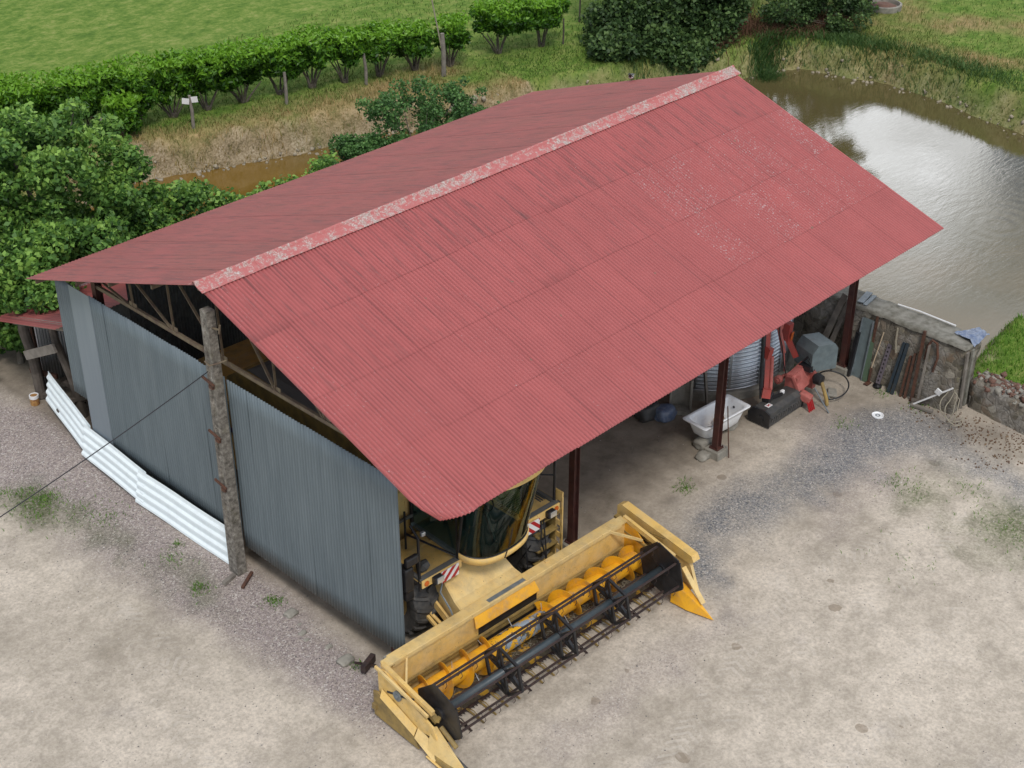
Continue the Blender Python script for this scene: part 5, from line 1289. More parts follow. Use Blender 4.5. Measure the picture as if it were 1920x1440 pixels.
# tractor mounted hedge cutter folded down
hc = thing('hedge_cutter', 'red tractor hedge cutter with folded arms, grey tank and black flail head', 'hedge cutter', (13.0, 0.0, GZ))
def hpart(mb, name, mat, parent=None, **k):
    mb.v = [(a-13.0, b, c-GZ) for a, b, c in mb.v]; return mb.build(name, mat, hc if parent is None else parent, **k)
# flail head
mb = MB(); prof = [(-0.24, 0.02), (-0.26, -0.10), (-0.22, 0.24), (-0.10, 0.30), (0.22, 0.27), (0.34, 0.10), (0.30, -0.12)]
prof = [(-0.26, -0.14), (-0.26, 0.20), (-0.12, 0.26), (0.20, 0.24), (0.32, 0.08), (0.30, -0.14)]
mb.prism([(a+0.02, b) for a, b in prof], 11.58, 12.88, 'x'); head = hpart(mb, 'flail_head', M['darkgrey'])
for x in (11.55, 12.90):
    mb = MB(); mb.prism([(a*1.06+0.02, b*1.05-0.01) for a, b in prof], x-0.02, x+0.02, 'x'); mb.lathe([(0, -0.05), (0.085, -0.05), (0.085, 0.05), (0, 0.05)], 16, (x, 0.0, 0.02), 'x'); hpart(mb, 'side_plate', M['black'], head)
mb = MB(); 
for i in range(13): mb.box((11.66+i*0.096, -0.252, -0.02), (0.05, 0.02, 0.2), (0.2, 0, 0))
mb.box((12.22, -0.25, 0.09), (1.25, 0.012, 0.03)); hpart(mb, 'front_flaps', M['rubber'], head)
mb = MB(); mb.box((11.80, -0.02, 0.262), (0.17, 0.12, 0.006)); hpart(mb, 'sticker', M['whitemat'], head)
mb = MB(); mb.box((11.80, -0.02, 0.268), (0.11, 0.02, 0.004), (0, 0, .5)); mb.box((11.80, -0.02, 0.268), (0.11, 0.02, 0.004), (0, 0, -.5)); hpart(mb, 'sticker_mark', M['red_deep'], head)
mb = MB(); mb.box((12.45, 0.06, 0.31), (0.12, 0.08, 0.10), bev=0.02); hpart(mb, 'motor_cap', M['whitemat'], head)
mb = MB(); mb.box((12.0, 0.15, 0.34), (0.30, 0.22, 0.16), (0, 0, 0.3), bev=0.03); mb.bar((12.05, 0.1, 0.30), (12.35, -0.02, 0.34), 0.05, 0.06); hpart(mb, 'knuckle', M['black'], head)
# outer arm
mb = MB(); mb.bar((11.93, 0.18, 0.36), (12.12, 0.36, 1.45), 0.11, 0.13); mb.bar((12.10, 0.36, 1.35), (12.36, 0.62, 2.75), 0.10, 0.12); mb.box((12.10, 0.36, 1.42), (0.17, 0.20, 0.26), (0.1, 0.2, 0)); mb.box((11.92, 0.16, 0.48), (0.2, 0.2, 0.22), (0.1, 0.2, .7)); hpart(mb, 'outer_arm', M['red'])
mb = MB(); mb.tube([(11.84, 0.26, 0.55), (12.0, 0.42, 1.5), (12.26, 0.66, 2.6)], 0.045, 8); mb.tube([(11.78, 0.22, 0.35), (11.90, 0.36, 1.0), (12.0, 0.45, 1.5)], 0.022, 6); hpart(mb, 'arm_hoses', M['hose'])
mb = MB(); mb.tube([(12.06, 0.14, 0.52), (12.20, 0.28, 1.30)], 0.045, 10); hpart(mb, 'arm_ram', M['red_pale'])
# inner arm
mb = MB(); mb.bar((13.45, 0.42, 0.72), (13.28, 0.62, 1.25), 0.12, 0.14); mb.bar((13.30, 0.60, 1.18), (13.08, 0.95, 2.75), 0.10, 0.13); mb.box((13.27, 0.62, 1.42), (0.16, 0.2, 0.5), (0.12, -0.12, 0)); hpart(mb, 'inner_arm', M['red'])
mb = MB(); mb.tube([(13.06, 0.52, 0.95), (12.98, 0.66, 1.55)], 0.055, 10); mb.tube([(13.12, 0.48, 0.42), (13.06, 0.52, 0.95)], 0.022, 8); mb.box((12.98, 0.68, 1.66), (0.16, 0.16, 0.18), (0.1, 0, 0)); hpart(mb, 'arm_ram', M['red_pale'])
mb = MB(); mb.box((13.31, 0.50, 1.28), (0.10, 0.012, 0.30), (0.2, -0.15, 0)); hpart(mb, 'arm_decal', M['orange'])
mb = MB(); mb.tube([(12.9, 0.62, 1.9), (12.84, 0.55, 1.5), (12.92, 0.5, 1.2), (12.98, 0.44, 0.7), (13.0, 0.3, 0.3)], 0.014, 6); hpart(mb, 'feed_hose', M['hose'])
# frame
mb = MB(); mb.box((13.22, 0.02, 0.38), (0.78, 0.10, 0.44), (R(-28), 0, R(8)), bev=0.02); mb.box((13.20, 0.16, 0.60), (0.92, 0.14, 0.07), (0, 0, R(8))); mb.box((12.92, 0.10, 0.30), (0.14, 0.34, 0.50)); mb.box((13.52, 0.05, 0.28), (0.14, 0.36, 0.50))
mb.box((12.92, -0.30, 0.12), (0.22, 0.30, 0.20), (0.3, 0, 0.2), bev=0.03); mb.box((13.76, 0.10, 0.42), (0.22, 0.20, 0.28), (0.2, 0, 0.3), bev=0.03); hpart(mb, 'frame', M['red_pale'])
mb = MB(); mb.lathe([(0, -0.06), (0.10, -0.06), (0.10, 0.06), (0, 0.06)], 14, (12.80, 0.42, 0.35), 'x'); mb.lathe([(0, -0.2), (0.05, -0.2), (0.05, 0.2), (0, 0.2)], 10, (12.9, 0.42, 0.35), 'x'); hpart(mb, 'pivot_pin', M['red_pale'])
mb = MB(); mb.lathe([(0, -0.12), (0.13, -0.10), (0.15, 0.06), (0.10, 0.12), (0, 0.13)], 16, (13.40, -0.30, 0.40), 'y'); hpart(mb, 'drive_cover', M['black'])
mb = MB(); mb.tube([(13.40, -0.40, 0.36), (13.36, -0.60, 0.02), (13.34, -0.66, GZ+0.05)], 0.045, 10); hpart(mb, 'drive_shaft', M['yellow_dark'])
mb = MB(); mb.tube([(13.22, -0.34, 0.25), (13.12, -0.86, GZ+0.02)], 0.018, 6); mb.tube([(13.62, -0.22, 0.30), (13.66, -0.52, GZ+0.02)], 0.022, 6); hpart(mb, 'stand_leg', M['steelgrey'])
for i in range(4):
    mb = MB(); mb.bar((12.84+i*0.06, -0.42, 0.06), (12.86+i*0.065, -0.50, GZ), 0.03, 0.03); hpart(mb, 'linkage_finger', M['red_deep'])
mb = MB(); mb.box((13.92, -0.42, GZ+0.05), (0.42, 0.22, 0.06), (0.1, 0.1, 0.6), bev=0.02); hpart(mb, 'foot_plate', M['concrete'])
# grey tank on the frame
mb = MB(); mb.prism([(13.46, 0.50), (13.46, 0.98), (13.62, 1.18), (14.12, 1.12), (14.22, 0.98), (14.22, 0.42)], -0.22, 0.42, 'y'); 
mb2 = MB(); mb2.M = Matrix.Translation((13.85, 0.1, 0)) @ Matrix.Rotation(R(-18), 4, 'Z') @ Matrix.Translation((-13.85, -0.1, 0)); mb2.add(mb.v, mb.f); tank = hpart(mb2, 'oil_tank', M['greytank'])
mb = MB(); mb.box((14.10, -0.20, 0.80), (0.10, 0.02, 0.14), (0, 0, R(40))); hpart(mb, 'level_window', M['yellow_dark'], tank)
mb = MB(); rng = random.Random(8)
for i in range(7):
    x = 13.30+i*0.06; mb.tube([(x, 0.22, 0.62), (x+0.02, 0.05, 0.86+0.04*rng.random()), (x+0.10, -0.05, 0.70), (x+0.12, -0.12, 0.52)], 0.016, 6)
mb.box((13.48, 0.05, 0.60), (0.36, 0.30, 0.14)); hpart(mb, 'valve_hoses', M['hose'])
mb = MB(); pts = [(13.9+0.42*math.cos(a)*1.0, -0.42+0.40*math.sin(a)*0.9, 0.06+0.22*math.sin(a*0.5+0.5)) for a in np.linspace(R(100), R(-170), 26)]; mb.tube(pts, 0.018, 6); hpart(mb, 'looped_hose', M['hose'])
mb = MB(); mb.prism([(0, 0), (0.6, 0.1), (0.7, 0.3), (0.1, 0.28)], 0, 0.25); mb.v = [(a+13.7, b+1.2, c+0.6) for a, b, c in mb.v]; hpart(mb, 'hose_bundle', M['black'])

# weeds growing behind the cutter
def blades(name, X, Y, Z, h, wd, lean, mat, rng, shade=None, parent=None):
    n = len(X); a = rng.uniform(0, 2*PI, n); ax, ay = np.cos(a), np.sin(a)
    la = rng.uniform(0, 2*PI, n); lx, ly = np.cos(la)*lean*h, np.sin(la)*lean*h
    sh = rng.uniform(0, 1, n) if shade is None else shade
    B = np.stack([X, Y, Z-0.02], -1)
    v0 = B-np.stack([ax*wd/2, ay*wd/2, 0*ax], -1); v1 = B+np.stack([ax*wd/2, ay*wd/2, 0*ax], -1)
    m0 = v0+np.stack([lx*0.3, ly*0.3, h*0.55], -1); m1 = v1+np.stack([lx*0.3, ly*0.3, h*0.55], -1)
    tp = B+np.stack([lx, ly, h*(1-0.3*lean)], -1)
    V = np.stack([v0, v1, m1, m0, tp, tp], 1).reshape(-1, 3)
    i = np.arange(n)*6
    F = np.concatenate([np.stack([i, i+1, i+2, i+3], -1), np.stack([i+3, i+2, i+4, i+5], -1)])
    return np_mesh(name, V, F, mat, {'shade': np.repeat(sh, 6)}, parent=parent)

# ------------------------------------------------------------------ stone walls
t = thing('stone_wall', 'tall rubble stone wall between the yard and the pond', 'wall', (15.6, 1.0, GZ))
def wob_block(x0, x1, y0, y1, z0, z1, mat, name, parent, origin, seed, amp=0.05, step=0.12, skew=None):
    """rough faced block with uneven faces"""
    from mathutils import noise as mn
    mb = MB()
    def disp(p):
        v = Vector(p); k = mn.noise_vector(v*2.3+Vector((seed, 0, 0)))*amp+mn.noise_vector(v*6.0+Vector((seed, 3, 0)))*amp*0.5
        q = v+k
        if skew: q = Vector(skew(q))
        return (q.x-origin[0], q.y-origin[1], q.z-origin[2])
    def face(a0, a1, b0, b1, f):
        na = max(2, int(abs(a1-a0)/step)+1); nb = max(2, int(abs(b1-b0)/step)+1)
        mb.grid([[disp(f(a, b)) for a in np.linspace(a0, a1, na)] for b in np.linspace(b0, b1, nb)])
    face(y0, y1, z0, z1, lambda a, b: (x0, a, b)); face(y0, y1, z0, z1, lambda a, b: (x1, a, b))
    face(x0, x1, z0, z1, lambda a, b: (a, y0, b)); face(x0, x1, z0, z1, lambda a, b: (a, y1, b))
    face(x0, x1, y0, y1, lambda a, b: (a, b, z1))
    import bmesh
    o = mb.build(name, mat, parent); bm = bmesh.new(); bm.from_mesh(o.data); bmesh.ops.remove_doubles(bm, verts=bm.verts, dist=0.002); bmesh.ops.recalc_face_normals(bm, faces=bm.faces); bm.to_mesh(o.data); bm.free()
    o.data.shade_smooth(); return o
org = (15.6, 1.0, GZ)
wob_block(15.28, 15.92, -2.98, 9.5, -1.5, 1.50, M['stone'], 'stonework', t, org, 1, 0.06, 0.14, skew=lambda q: (q.x-0.10*(1.5-q.z)*(q.x < 15.6), q.y, q.z))
wob_block(15.23, 15.97, -3.0, 9.5, 1.505, 1.58, M['capstone'], 'coping', t, org, 4, 0.035, 0.10)
mb = MB(); mb.box((15.27, -3.05, 0.72), (0.10, 0.04, 1.55), (0, R(-4), 0)); mb.v = [(a-15.6, b-1.0, c-GZ) for a, b, c in mb.v]; mb.build('end_board', M['timber'], t)
mb = MB(); mb.box((15.46, -3.07, 0.72), (0.09, 0.04, 1.55), (0, R(-2), 0)); mb.v = [(a-15.6, b-1.0, c-GZ) for a, b, c in mb.v]; mb.build('end_board', M['capstone'], t)
t = thing('low_stone_wall', 'low crumbling stone wall with rubble on top beside the tall wall end', 'wall', (16, -5, GZ))
wob_block(15.75, 16.45, -9.5, -3.05, -1.2, 0.50, M['stone'], 'stonework', t, (16, -5, GZ), 7, 0.08, 0.14, skew=lambda q: (q.x+(q.y+3)*0.13-0.06*(0.5-q.z)*(q.x < 16.1), q.y, q.z-0.10*max(0, -q.y-4)*(q.z > 0)))
t = thing('plastic_tarp', 'torn blue plastic sheet draped over the end of the tall stone wall', 'tarpaulin', (15.80, -2.6, 1.6))
mb = MB(); from mathutils import noise as mnz
rows = []
for i in range(12):
    rows.append([])
    for j in range(9):
        u, v = i/11, j/8
        x = -0.30+0.70*u+0.1*v; y = -0.45+0.60*v*(1-0.55*u)
        z = 0.02+0.05*mnz.noise(Vector((u*5, v*5, 0)))-0.10*max(0, u-0.85)*5-0.5*max(0, 0.25-v)*(1-u)
        rows[-1].append((x, y, z+0.03))
mb.grid(rows); o = mb.build('sheet', M['bluetarp'], t); o.modifiers.new('t', 'SOLIDIFY').thickness = 0.004
mb = MB(); mb.tube([(15.90, -0.75, 1.63), (15.94, -1.3, 1.64), (15.93, -2.3, 1.63)], 0.022, 6); tag(mb.build('white_pipe', M['whitemat']), 'thin white pipe lying along the pond edge of the wall coping', 'pipe')
mb = MB(); mb.box((15.7, 0.05, 1.60), (0.62, 0.16, 0.03), (0, 0, 0.2)); mb.box((15.65, -0.12, 1.60), (0.6, 0.10, 0.03), (0, 0, 0.15)); tag(mb.build('coping_board', M['steelgrey']), 'pale grey boards lying across the wall top beside the far post', 'board')
# rubble on and below the low wall
def rubble(name, pts, smin, smax, mat, seed):
    rng = np.random.default_rng(seed); V = []; Fc = []; b = 0
    cube = np.array([(x, y, z) for x in (-1, 1) for y in (-1, 1) for z in (-1, 1)], float)
    fs = np.array([(0, 1, 3, 2), (4, 6, 7, 5), (0, 4, 5, 1), (2, 3, 7, 6), (0, 2, 6, 4), (1, 5, 7, 3)])
    for p in pts:
        s = rng.uniform(smin, smax); q = cube*rng.uniform(0.5, 1.0, 3)*s/2+rng.normal(0, s*0.09, (8, 3))
        e = np.array(Euler((rng.uniform(-.5, .5), rng.uniform(-.5, .5), rng.uniform(0, 6))).to_matrix())
        V.append(q @ e.T+np.array(p)); Fc.append(fs+b); b += 8
    return kind(np_mesh(name, np.concatenate(V), np.concatenate(Fc), mat), 'stuff')
rng = np.random.default_rng(33)
rubble('brick_rubble', [(16.1+(y+3)*0.13+rng.normal(0, 0.18), y, 0.50+0.10*min(0, y+4)+rng.random()*0.05) for y in rng.uniform(-4.8, -3.0, 90)], 0.05, 0.14, M['brick'], 1)
rubble('pale_rubble', [(16.1+(y+3)*0.13+rng.normal(0, 0.2), y, 0.50+0.10*min(0, y+4)+rng.random()*0.05) for y in rng.uniform(-4.8, -3.0, 60)], 0.05, 0.13, M['concrete'], 2)
pts = []
for cx, cy, s, n in ((14.9, -3.6, 0.35, 60), (14.5, -4.4, 0.4, 70), (15.2, -4.6, 0.3, 50), (14.8, -2.4, 0.3, 35)):
    pts += [(cx+a, cy+b, GZ+0.01) for a, b in rng.normal(0, s, (n, 2))]
rubble('leaf_debris', [p_ for p_ in pts]+[(a+rng.normal(0, .12), b+rng.normal(0, .12), c) for a, b, c in pts]*3, 0.012, 0.038, M['litter'], 3)

# things leaning on the wall, from the far post towards the wall's end
def lean(name, b, tp, wd, th, mat, label, cat, facex=True, extra=None):
    base = Vector(b); 
    t = thing(name, label, cat, b)
    mb = MB(); mb.bar((0, 0, 0), Vector(tp)-base, wd, th, (-1, 0, 0.3)); mb.build('bar' if extra is None else extra[0], mat, t)
    return t
def lean1(name, b, tp, wd, th, mat, label, cat):
    mb = MB(); mb.bar(b, tp, wd, th, (-1, 0, 0.3)); return tag(mb.build(name, mat), label, cat)
lean1('plank', (14.85, 0.78, GZ), (15.26, 0.34, 1.75), 0.16, 0.04, M['timber'], 'grey weathered plank leaning behind the far red post, leftmost of two', 'plank')
lean1('plank', (14.92, 0.56, GZ), (15.26, 0.20, 1.65), 0.12, 0.05, M['timber'], 'grey weathered plank leaning closest behind the far red post', 'plank')
t = thing('sheet_metal_channel', 'blue grey sheet metal trough leaning upright on the stone wall', 'metal channel', (15.02, -0.42, GZ))
mb = MB(); d = Vector((0.22, 0.02, 1.55)); mb.bar((0, 0, 0), d, 0.30, 0.012, (-1, 0, 0.14)); mb.build('web', M['greytank'], t)
for s in (-1, 1): mb = MB(); mb.bar((-0.03, s*0.15, 0), d+Vector((-0.03, s*0.15, 0)), 0.014, 0.09, (-1, 0, 0.14)); mb.build('flange', M['steelgrey'], t)
lean1('black_beam', (14.92, -0.22, GZ), (15.06, -0.26, 1.0), 0.09, 0.09, M['black'], 'short black steel beam standing in front of the blue grey trough', 'beam')
lean1('green_plank', (14.98, -0.66, GZ), (15.22, -0.56, 1.05), 0.14, 0.03, M['greenplank'], 'faded green narrow plank leaning beside the blue grey trough', 'plank')
lean1('rusty_strip', (15.12, -0.62, 0.2), (15.24, -0.62, 1.52), 0.06, 0.03, M['rust'], 'thin rusty strip upright on the wall above the green plank', 'bar')
t = thing('hoe', 'garden hoe with pale wooden handle leaning head down on the wall', 'hoe', (15.0, -0.78, GZ))
mb = MB(); mb.tube([(0, 0, 0.42), (0.20, -0.08, 1.38)], 0.016, 8); mb.build('handle', M['pale_wood'], t)
mb = MB(); mb.bar((-0.03, 0.01, 0.0), (0.0, 0, 0.44), 0.05, 0.03, (1, 0, 0)); mb.box((-0.08, 0.0, 0.03), (0.2, 0.12, 0.02)); mb.build('blade', M['rust'], t)
t = thing('perforated_steel_channel', 'grey purple steel channel with a row of holes leaning on the wall', 'steel channel', (14.98, -1.02, GZ))
mb = MB(); mb.bar((0, 0, 0.1), (0.24, -0.05, 1.12), 0.11, 0.03, (-1, 0, 0.2)); ch = mb.build('channel', M['purple_grey'], t)
for i in range(9):
    q = 0.08+i*0.105; p = Vector((0, 0, 0.1)).lerp(Vector((0.24, -0.05, 1.12)), q)+Vector((-0.020, 0, 0.004))
    mb = MB(); mb.box(p, (0.004, 0.035, 0.05)); mb.build('hole', M['black'], t)
mb = MB(); mb.lathe([(0, 0), (0.11, 0.0), (0.11, 0.05), (0.05, 0.09), (0, 0.09)], 14); mb.build('foot', M['black'], t)
lean1('angle_bar', (14.95, -1.34, GZ), (15.24, -1.42, 1.10), 0.07, 0.05, M['blueblack'], 'blue black steel bar leaning on the wall, left one of the pair', 'bar')
lean1('angle_bar', (14.93, -1.46, GZ), (15.22, -1.52, 1.12), 0.07, 0.05, M['blueblack'], 'blue black steel bar leaning on the wall, right one of the pair', 'bar')
lean1('rusty_bar', (14.98, -1.66, GZ), (15.20, -1.66, 0.85), 0.05, 0.05, M['rust'], 'short rusty bar leaning just right of the blue black pair', 'bar')
lean1('rusty_bar', (14.98, -1.78, GZ), (15.20, -1.76, 0.95), 0.05, 0.05, M['rust'], 'second short rusty bar, between the first and the longest rusty bar', 'bar')
lean1('rusty_bar', (14.98, -1.96, GZ), (15.22, -1.90, 1.62), 0.06, 0.06, M['rust'], 'longest rusty bar reaching almost to the wall coping', 'bar')
lean1('wooden_stick', (14.98, -2.12, GZ), (15.18, -2.10, 1.35), 0.05, 0.04, M['timber'], 'grey wooden stick leaning right of the longest rusty bar', 'stick')
mb = MB(); mb.tube([(15.20, -2.02, 0.9), (15.18, -2.06, 1.3), (15.19, -2.14, 1.48), (15.18, -2.28, 1.44), (15.16, -2.36, 1.1), (15.14, -2.30, 0.7)], 0.03, 8); tag(mb.build('rusty_hoop', M['rust']), 'bent rusty red metal hoop hanging on the wall', 'hoop')
mb = MB(); mb.tube([(15.17, -1.22, 1.45), (15.14, -1.24, 1.1), (15.15, -1.28, 0.8)], 0.025, 6); tag(mb.build('hanging_stick', M['stick']), 'pale crooked stick against the wall above the steel channel', 'stick')
t = thing('fallen_stake', 'white stake with small square plate leaning low against the wall', 'stake', (14.75, -2.05, GZ))
mb = MB(); mb.bar((0, 0, 0.02), (0.35, -0.85, 0.72), 0.035, 0.03); mb.build('rod', M['whitemat'], t)
mb = MB(); mb.box((0.20, -0.58, 0.56), (0.04, 0.15, 0.14), (0.4, 0, 0)); mb.build('plate', M['whitemat'], t)
t = thing('scrap_timber', 'short pale batten lying at the wall foot under the white stake', 'timber', (14.8, -2.35, GZ))
mb = MB(); mb.box((0, 0, 0.06), (0.10, 0.55, 0.06), (0, 0, 0.1)); mb.build('batten', M['timber'], t)
mb = MB(); mb.box((0.15, 0.15, 0.13), (0.10, 0.4, 0.05), (0, 0, 0.5)); mb.build('batten', M['timber_dark'], t)
for k, (x, y, r_) in enumerate(((14.7, -2.95, 0.28), (14.55, -3.1, 0.22))):
    mb = MB(); mb.tube([(x, y-0.15, GZ+0.02), (x+0.1, y-0.2, 0.1), (x+0.35, y-0.1, 0.42), (x+0.45, y+0.1, 0.5)]+[(x+0.2+r_*math.cos(a), y+r_*math.sin(a)-0.1, 0.15+0.25*math.cos(a*0.7)) for a in np.linspace(1.2, 5.2, 14)], 0.012, 6)
    tag(mb.build('wire_coil', M['stick']), ['loose pale wire looping off the wall base, larger loop', 'loose pale wire looping off the wall base, smaller loop'][k], 'wire')
t = thing('white_disc', 'round white disc lying on the gravel in front of the wall', 'disc', (13.84, -1.75, GZ+0.015))
mb = MB(); mb.lathe([(0, 0.012), (0.11, 0.012), (0.13, 0.03), (0.142, 0.028), (0.142, 0.0), (0, 0)], 28); mb.build('plate', M['white'], t)
mb = MB(); mb.lathe([(0.03, 0.014), (0.045, 0.016), (0.06, 0.014)], 20); mb.build('ring_mark', M['steelgrey'], t)
# items by the gable foot
mb = MB(); mb.box((-0.58, 4.25, GZ+0.05), (0.34, 0.09, 0.07), (0, 0.05, R(15))); tag(mb.build('wood_offcut', M['timber']), 'small brown wood offcut lying in front of the concrete pole foot', 'wood')
mb = MB(); mb.bar((-0.55, 3.85, GZ+0.04), (-0.15, 4.05, GZ+0.10), 0.06, 0.05); tag(mb.build('iron_flat', M['rust']), 'rusty flat iron lying right of the concrete pole foot', 'iron bar')
rng = random.Random(12)
st = [(-0.35, 2.55, 0.26), (-0.42, 2.2, 0.10), (-0.55, 1.95, 0.16), (-0.62, 1.75, 0.12), (-0.35, 3.0, 0.14), (-0.5, 0.75, 0.3), (-0.45, 1.3, 0.14)]
lb = ['flat round stone by the grass tuft at the gable foot', 'tiny pale stone just below the flat round stone', 'whitish stone halfway between the pole and the corner', 'small pale stone beside the whitish one', 'pale stone nearest the concrete pole', 'broad grey stone sunk in dirt near the corner post', 'small grey stone between the whitish stone and the corner']
for i, (x, y, s) in enumerate(st): rock('stone', (x, y, GZ-0.01), (s, s*0.8, s*0.4), M['concrete'], lb[i], 'stone', 20+i)

# ------------------------------------------------------------------ foliage
def leaf_mesh(name, C, size, mat, rng, parent, long_=1.6, upb=0.35, shade=None):
    """C (n,3) leaf positions; each leaf a folded diamond"""
    n = len(C)
    d = rng.normal(0, 1, (n, 3)); d[:, 2] = d[:, 2]*0.7+upb; d /= np.linalg.norm(d, axis=1, keepdims=True)
    q = rng.normal(0, 1, (n, 3)); s = np.cross(d, q); s /= np.linalg.norm(s, axis=1, keepdims=True)+1e-9
    nn = np.cross(d, s)
    sz = size*rng.uniform(0.6, 1.25, (n, 1))
    L_ = d*sz*long_/2; W = s*sz/2
    V = np.stack([C-L_, C+W+nn*sz*0.12, C+L_, C-W+nn*sz*0.12], 1).reshape(-1, 3)
    i = np.arange(n)*4
    F = np.stack([i, i+1, i+2, i+3], -1)
    sh = np.clip(rng.normal(0.45, 0.22, n), 0, 1) if shade is None else shade
    return np_mesh(name, V, F, mat, {'shade': np.repeat(sh, 4)}, parent=parent)
def lumps_leaves(lumps, dens, rng, fill=0.35):
    out = []; sh = []
    for (c, r, tone) in lumps:
        c = np.array(c); r = np.array(r if hasattr(r, '__len__') else (r, r, r*0.8))
        n = int(dens*4*PI*(r[0]*r[1]+r[0]*r[2]+r[1]*r[2])/3)
        d = rng.normal(0, 1, (n, 3)); d /= np.linalg.norm(d, axis=1, keepdims=True)
        rad = np.where(rng.random(n) < fill, rng.uniform(0.2, 0.9, n), rng.normal(0.98, 0.10, n))
        wob = 1+0.22*np.sin(d[:, 0]*5+c[0])*np.sin(d[:, 1]*5+c[1]*2)+0.1*np.sin(d[:, 2]*9+c[2])
        p = c+d*r*(rad*wob)[:, None]
        out.append(p); sh.append(np.clip(rng.normal(tone, 0.24, n)+0.22*(d[:, 2]), 0, 1))  # clump tops tinted lighter, undersides darker: top light put into leaf colour
    return np.concatenate(out), np.concatenate(sh)
def limbs(mb, base, targets, r0, rng, fork=0.45, top=None):
    base = Vector(base)
    for tg in targets:
        tg = Vector(tg); mid = base.lerp(tg, fork)+Vector((rng.normal(0, .08), rng.normal(0, .08), 0.15*(tg-base).length*0.5))
        mb.tube([base, base.lerp(mid, .5)+Vector((rng.normal(0, .04), rng.normal(0, .04), 0)), mid, tg], [r0, r0*0.75, r0*0.5, r0*0.15], 6)
def tree(name, label, cat, base, env, nl, lr, dens, leaf, mat, seed, trunk_r=0.14, bark='bark', group=None, tone=0.45, trunk_h=0.8, keep=None, long_=1.5):
    """env: list of (centre, radii) ellipsoids of the crown, absolute"""
    rng = np.random.default_rng(seed); t = thing(name, label, cat, base, 0, group)
    b = np.array(base); lumps = []
    for (c, r), k in zip(env, nl):
        c = np.array(c)-b; r = np.array(r)
        for i in range(k):
            d = rng.normal(0, 1, 3); d /= np.linalg.norm(d); d[2] = d[2]*0.9+0.1
            p = c+d*r*rng.uniform(0.55, 1.0)
            rr = lr*rng.uniform(0.6, 1.25)
            lumps.append((p, (rr, rr, rr*0.75), tone+rng.normal(0, 0.08)))
    if keep is not None: lumps = [l for l in lumps if keep(l[0]+b)]
    P, S = lumps_leaves(lumps, dens, rng)
    if keep is not None:
        k_ = P[:, 2]+b[2] > ground_z(P[:, 0]+b[0], P[:, 1]+b[1])+0.03; P, S = P[k_], S[k_]
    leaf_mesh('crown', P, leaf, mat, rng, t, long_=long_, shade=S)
    mb = MB(); top = Vector((rng.normal(0, .1), rng.normal(0, .1), trunk_h))
    mb.tube([(0, 0, -0.25), (0, 0, 0), top*0.6, top], [trunk_r*1.3, trunk_r*1.15, trunk_r, trunk_r*0.85], 9)
    sel = [l[0] for l in lumps][::max(1, len(lumps)//14)]
    limbs(mb, top, sel, trunk_r*0.6, rng)
    mb.build('trunk', M[bark], t); return t
gz = lambda x, y: float(ground_z(x, y))
def above(p): return p[2] > gz(p[0], p[1])+0.2

# big hazel by the lean-to
tree('hazel_tree', 'large light green hazel filling the left edge beyond the lean-to', 'tree', (3.4, 16.6, gz(3.4, 16.6)),
     [((3.2, 16.9, 2.8), (2.9, 2.4, 2.6)), ((0.6, 16.6, 2.1), (2.4, 1.8, 2.3)), ((3.0, 15.3, 1.5), (2.8, 1.3, 1.7)), ((1.9, 13.9, 2.9), (1.9, 1.0, 0.6)), ((0.9, 13.2, 2.55), (0.9, 0.8, 0.3))], (150, 80, 60, 26, 14), 0.38, 170, 0.105, M['leaf_hazel'], 3, trunk_r=0.2, bark='bark_light', keep=above, trunk_h=1.0)
tree('hazel_tree', 'light green hazel in the middle of the left thicket, right of the largest one', 'tree', (6.6, 16.3, gz(6.6, 16.3)),
     [((6.4, 16.2, 1.3), (2.2, 1.4, 1.5))], (56,), 0.36, 180, 0.10, M['leaf_hazel'], 5, trunk_r=0.12, bark='bark_light', keep=above, trunk_h=0.5)
tree('hazel_sapling', 'loose hazel sapling at the right end of the thicket by the channel', 'shrub', (9.0, 16.4, gz(9.0, 16.4)),
     [((9.0, 16.1, 0.5), (2.0, 1.0, 1.0))], (34,), 0.30, 160, 0.095, M['leaf_hazel'], 6, trunk_r=0.06, bark='bark_light', keep=above, trunk_h=0.3, tone=0.5)
tree('hazel_sapling', 'small airy sapling over the channel water near the rear eave', 'shrub', (10.9, 16.6, gz(10.9, 16.6)),
     [((10.9, 16.7, 0.5), (1.2, 0.8, 1.0))], (12,), 0.28, 120, 0.095, M['leaf_hazel'], 8, trunk_r=0.04, bark='bark_light', keep=above, trunk_h=0.3, tone=0.55)
tree('hazel_sapling', 'sapling with bright leaves rising beside the low elder on the bank', 'shrub', (12.3, 16.4, gz(12.3, 16.4)),
     [((12.3, 16.5, 0.8), (0.6, 0.6, 0.9))], (9,), 0.25, 120, 0.095, M['leaf_hazel'], 9, trunk_r=0.04, bark='bark_light', keep=above, trunk_h=0.3, tone=0.6)
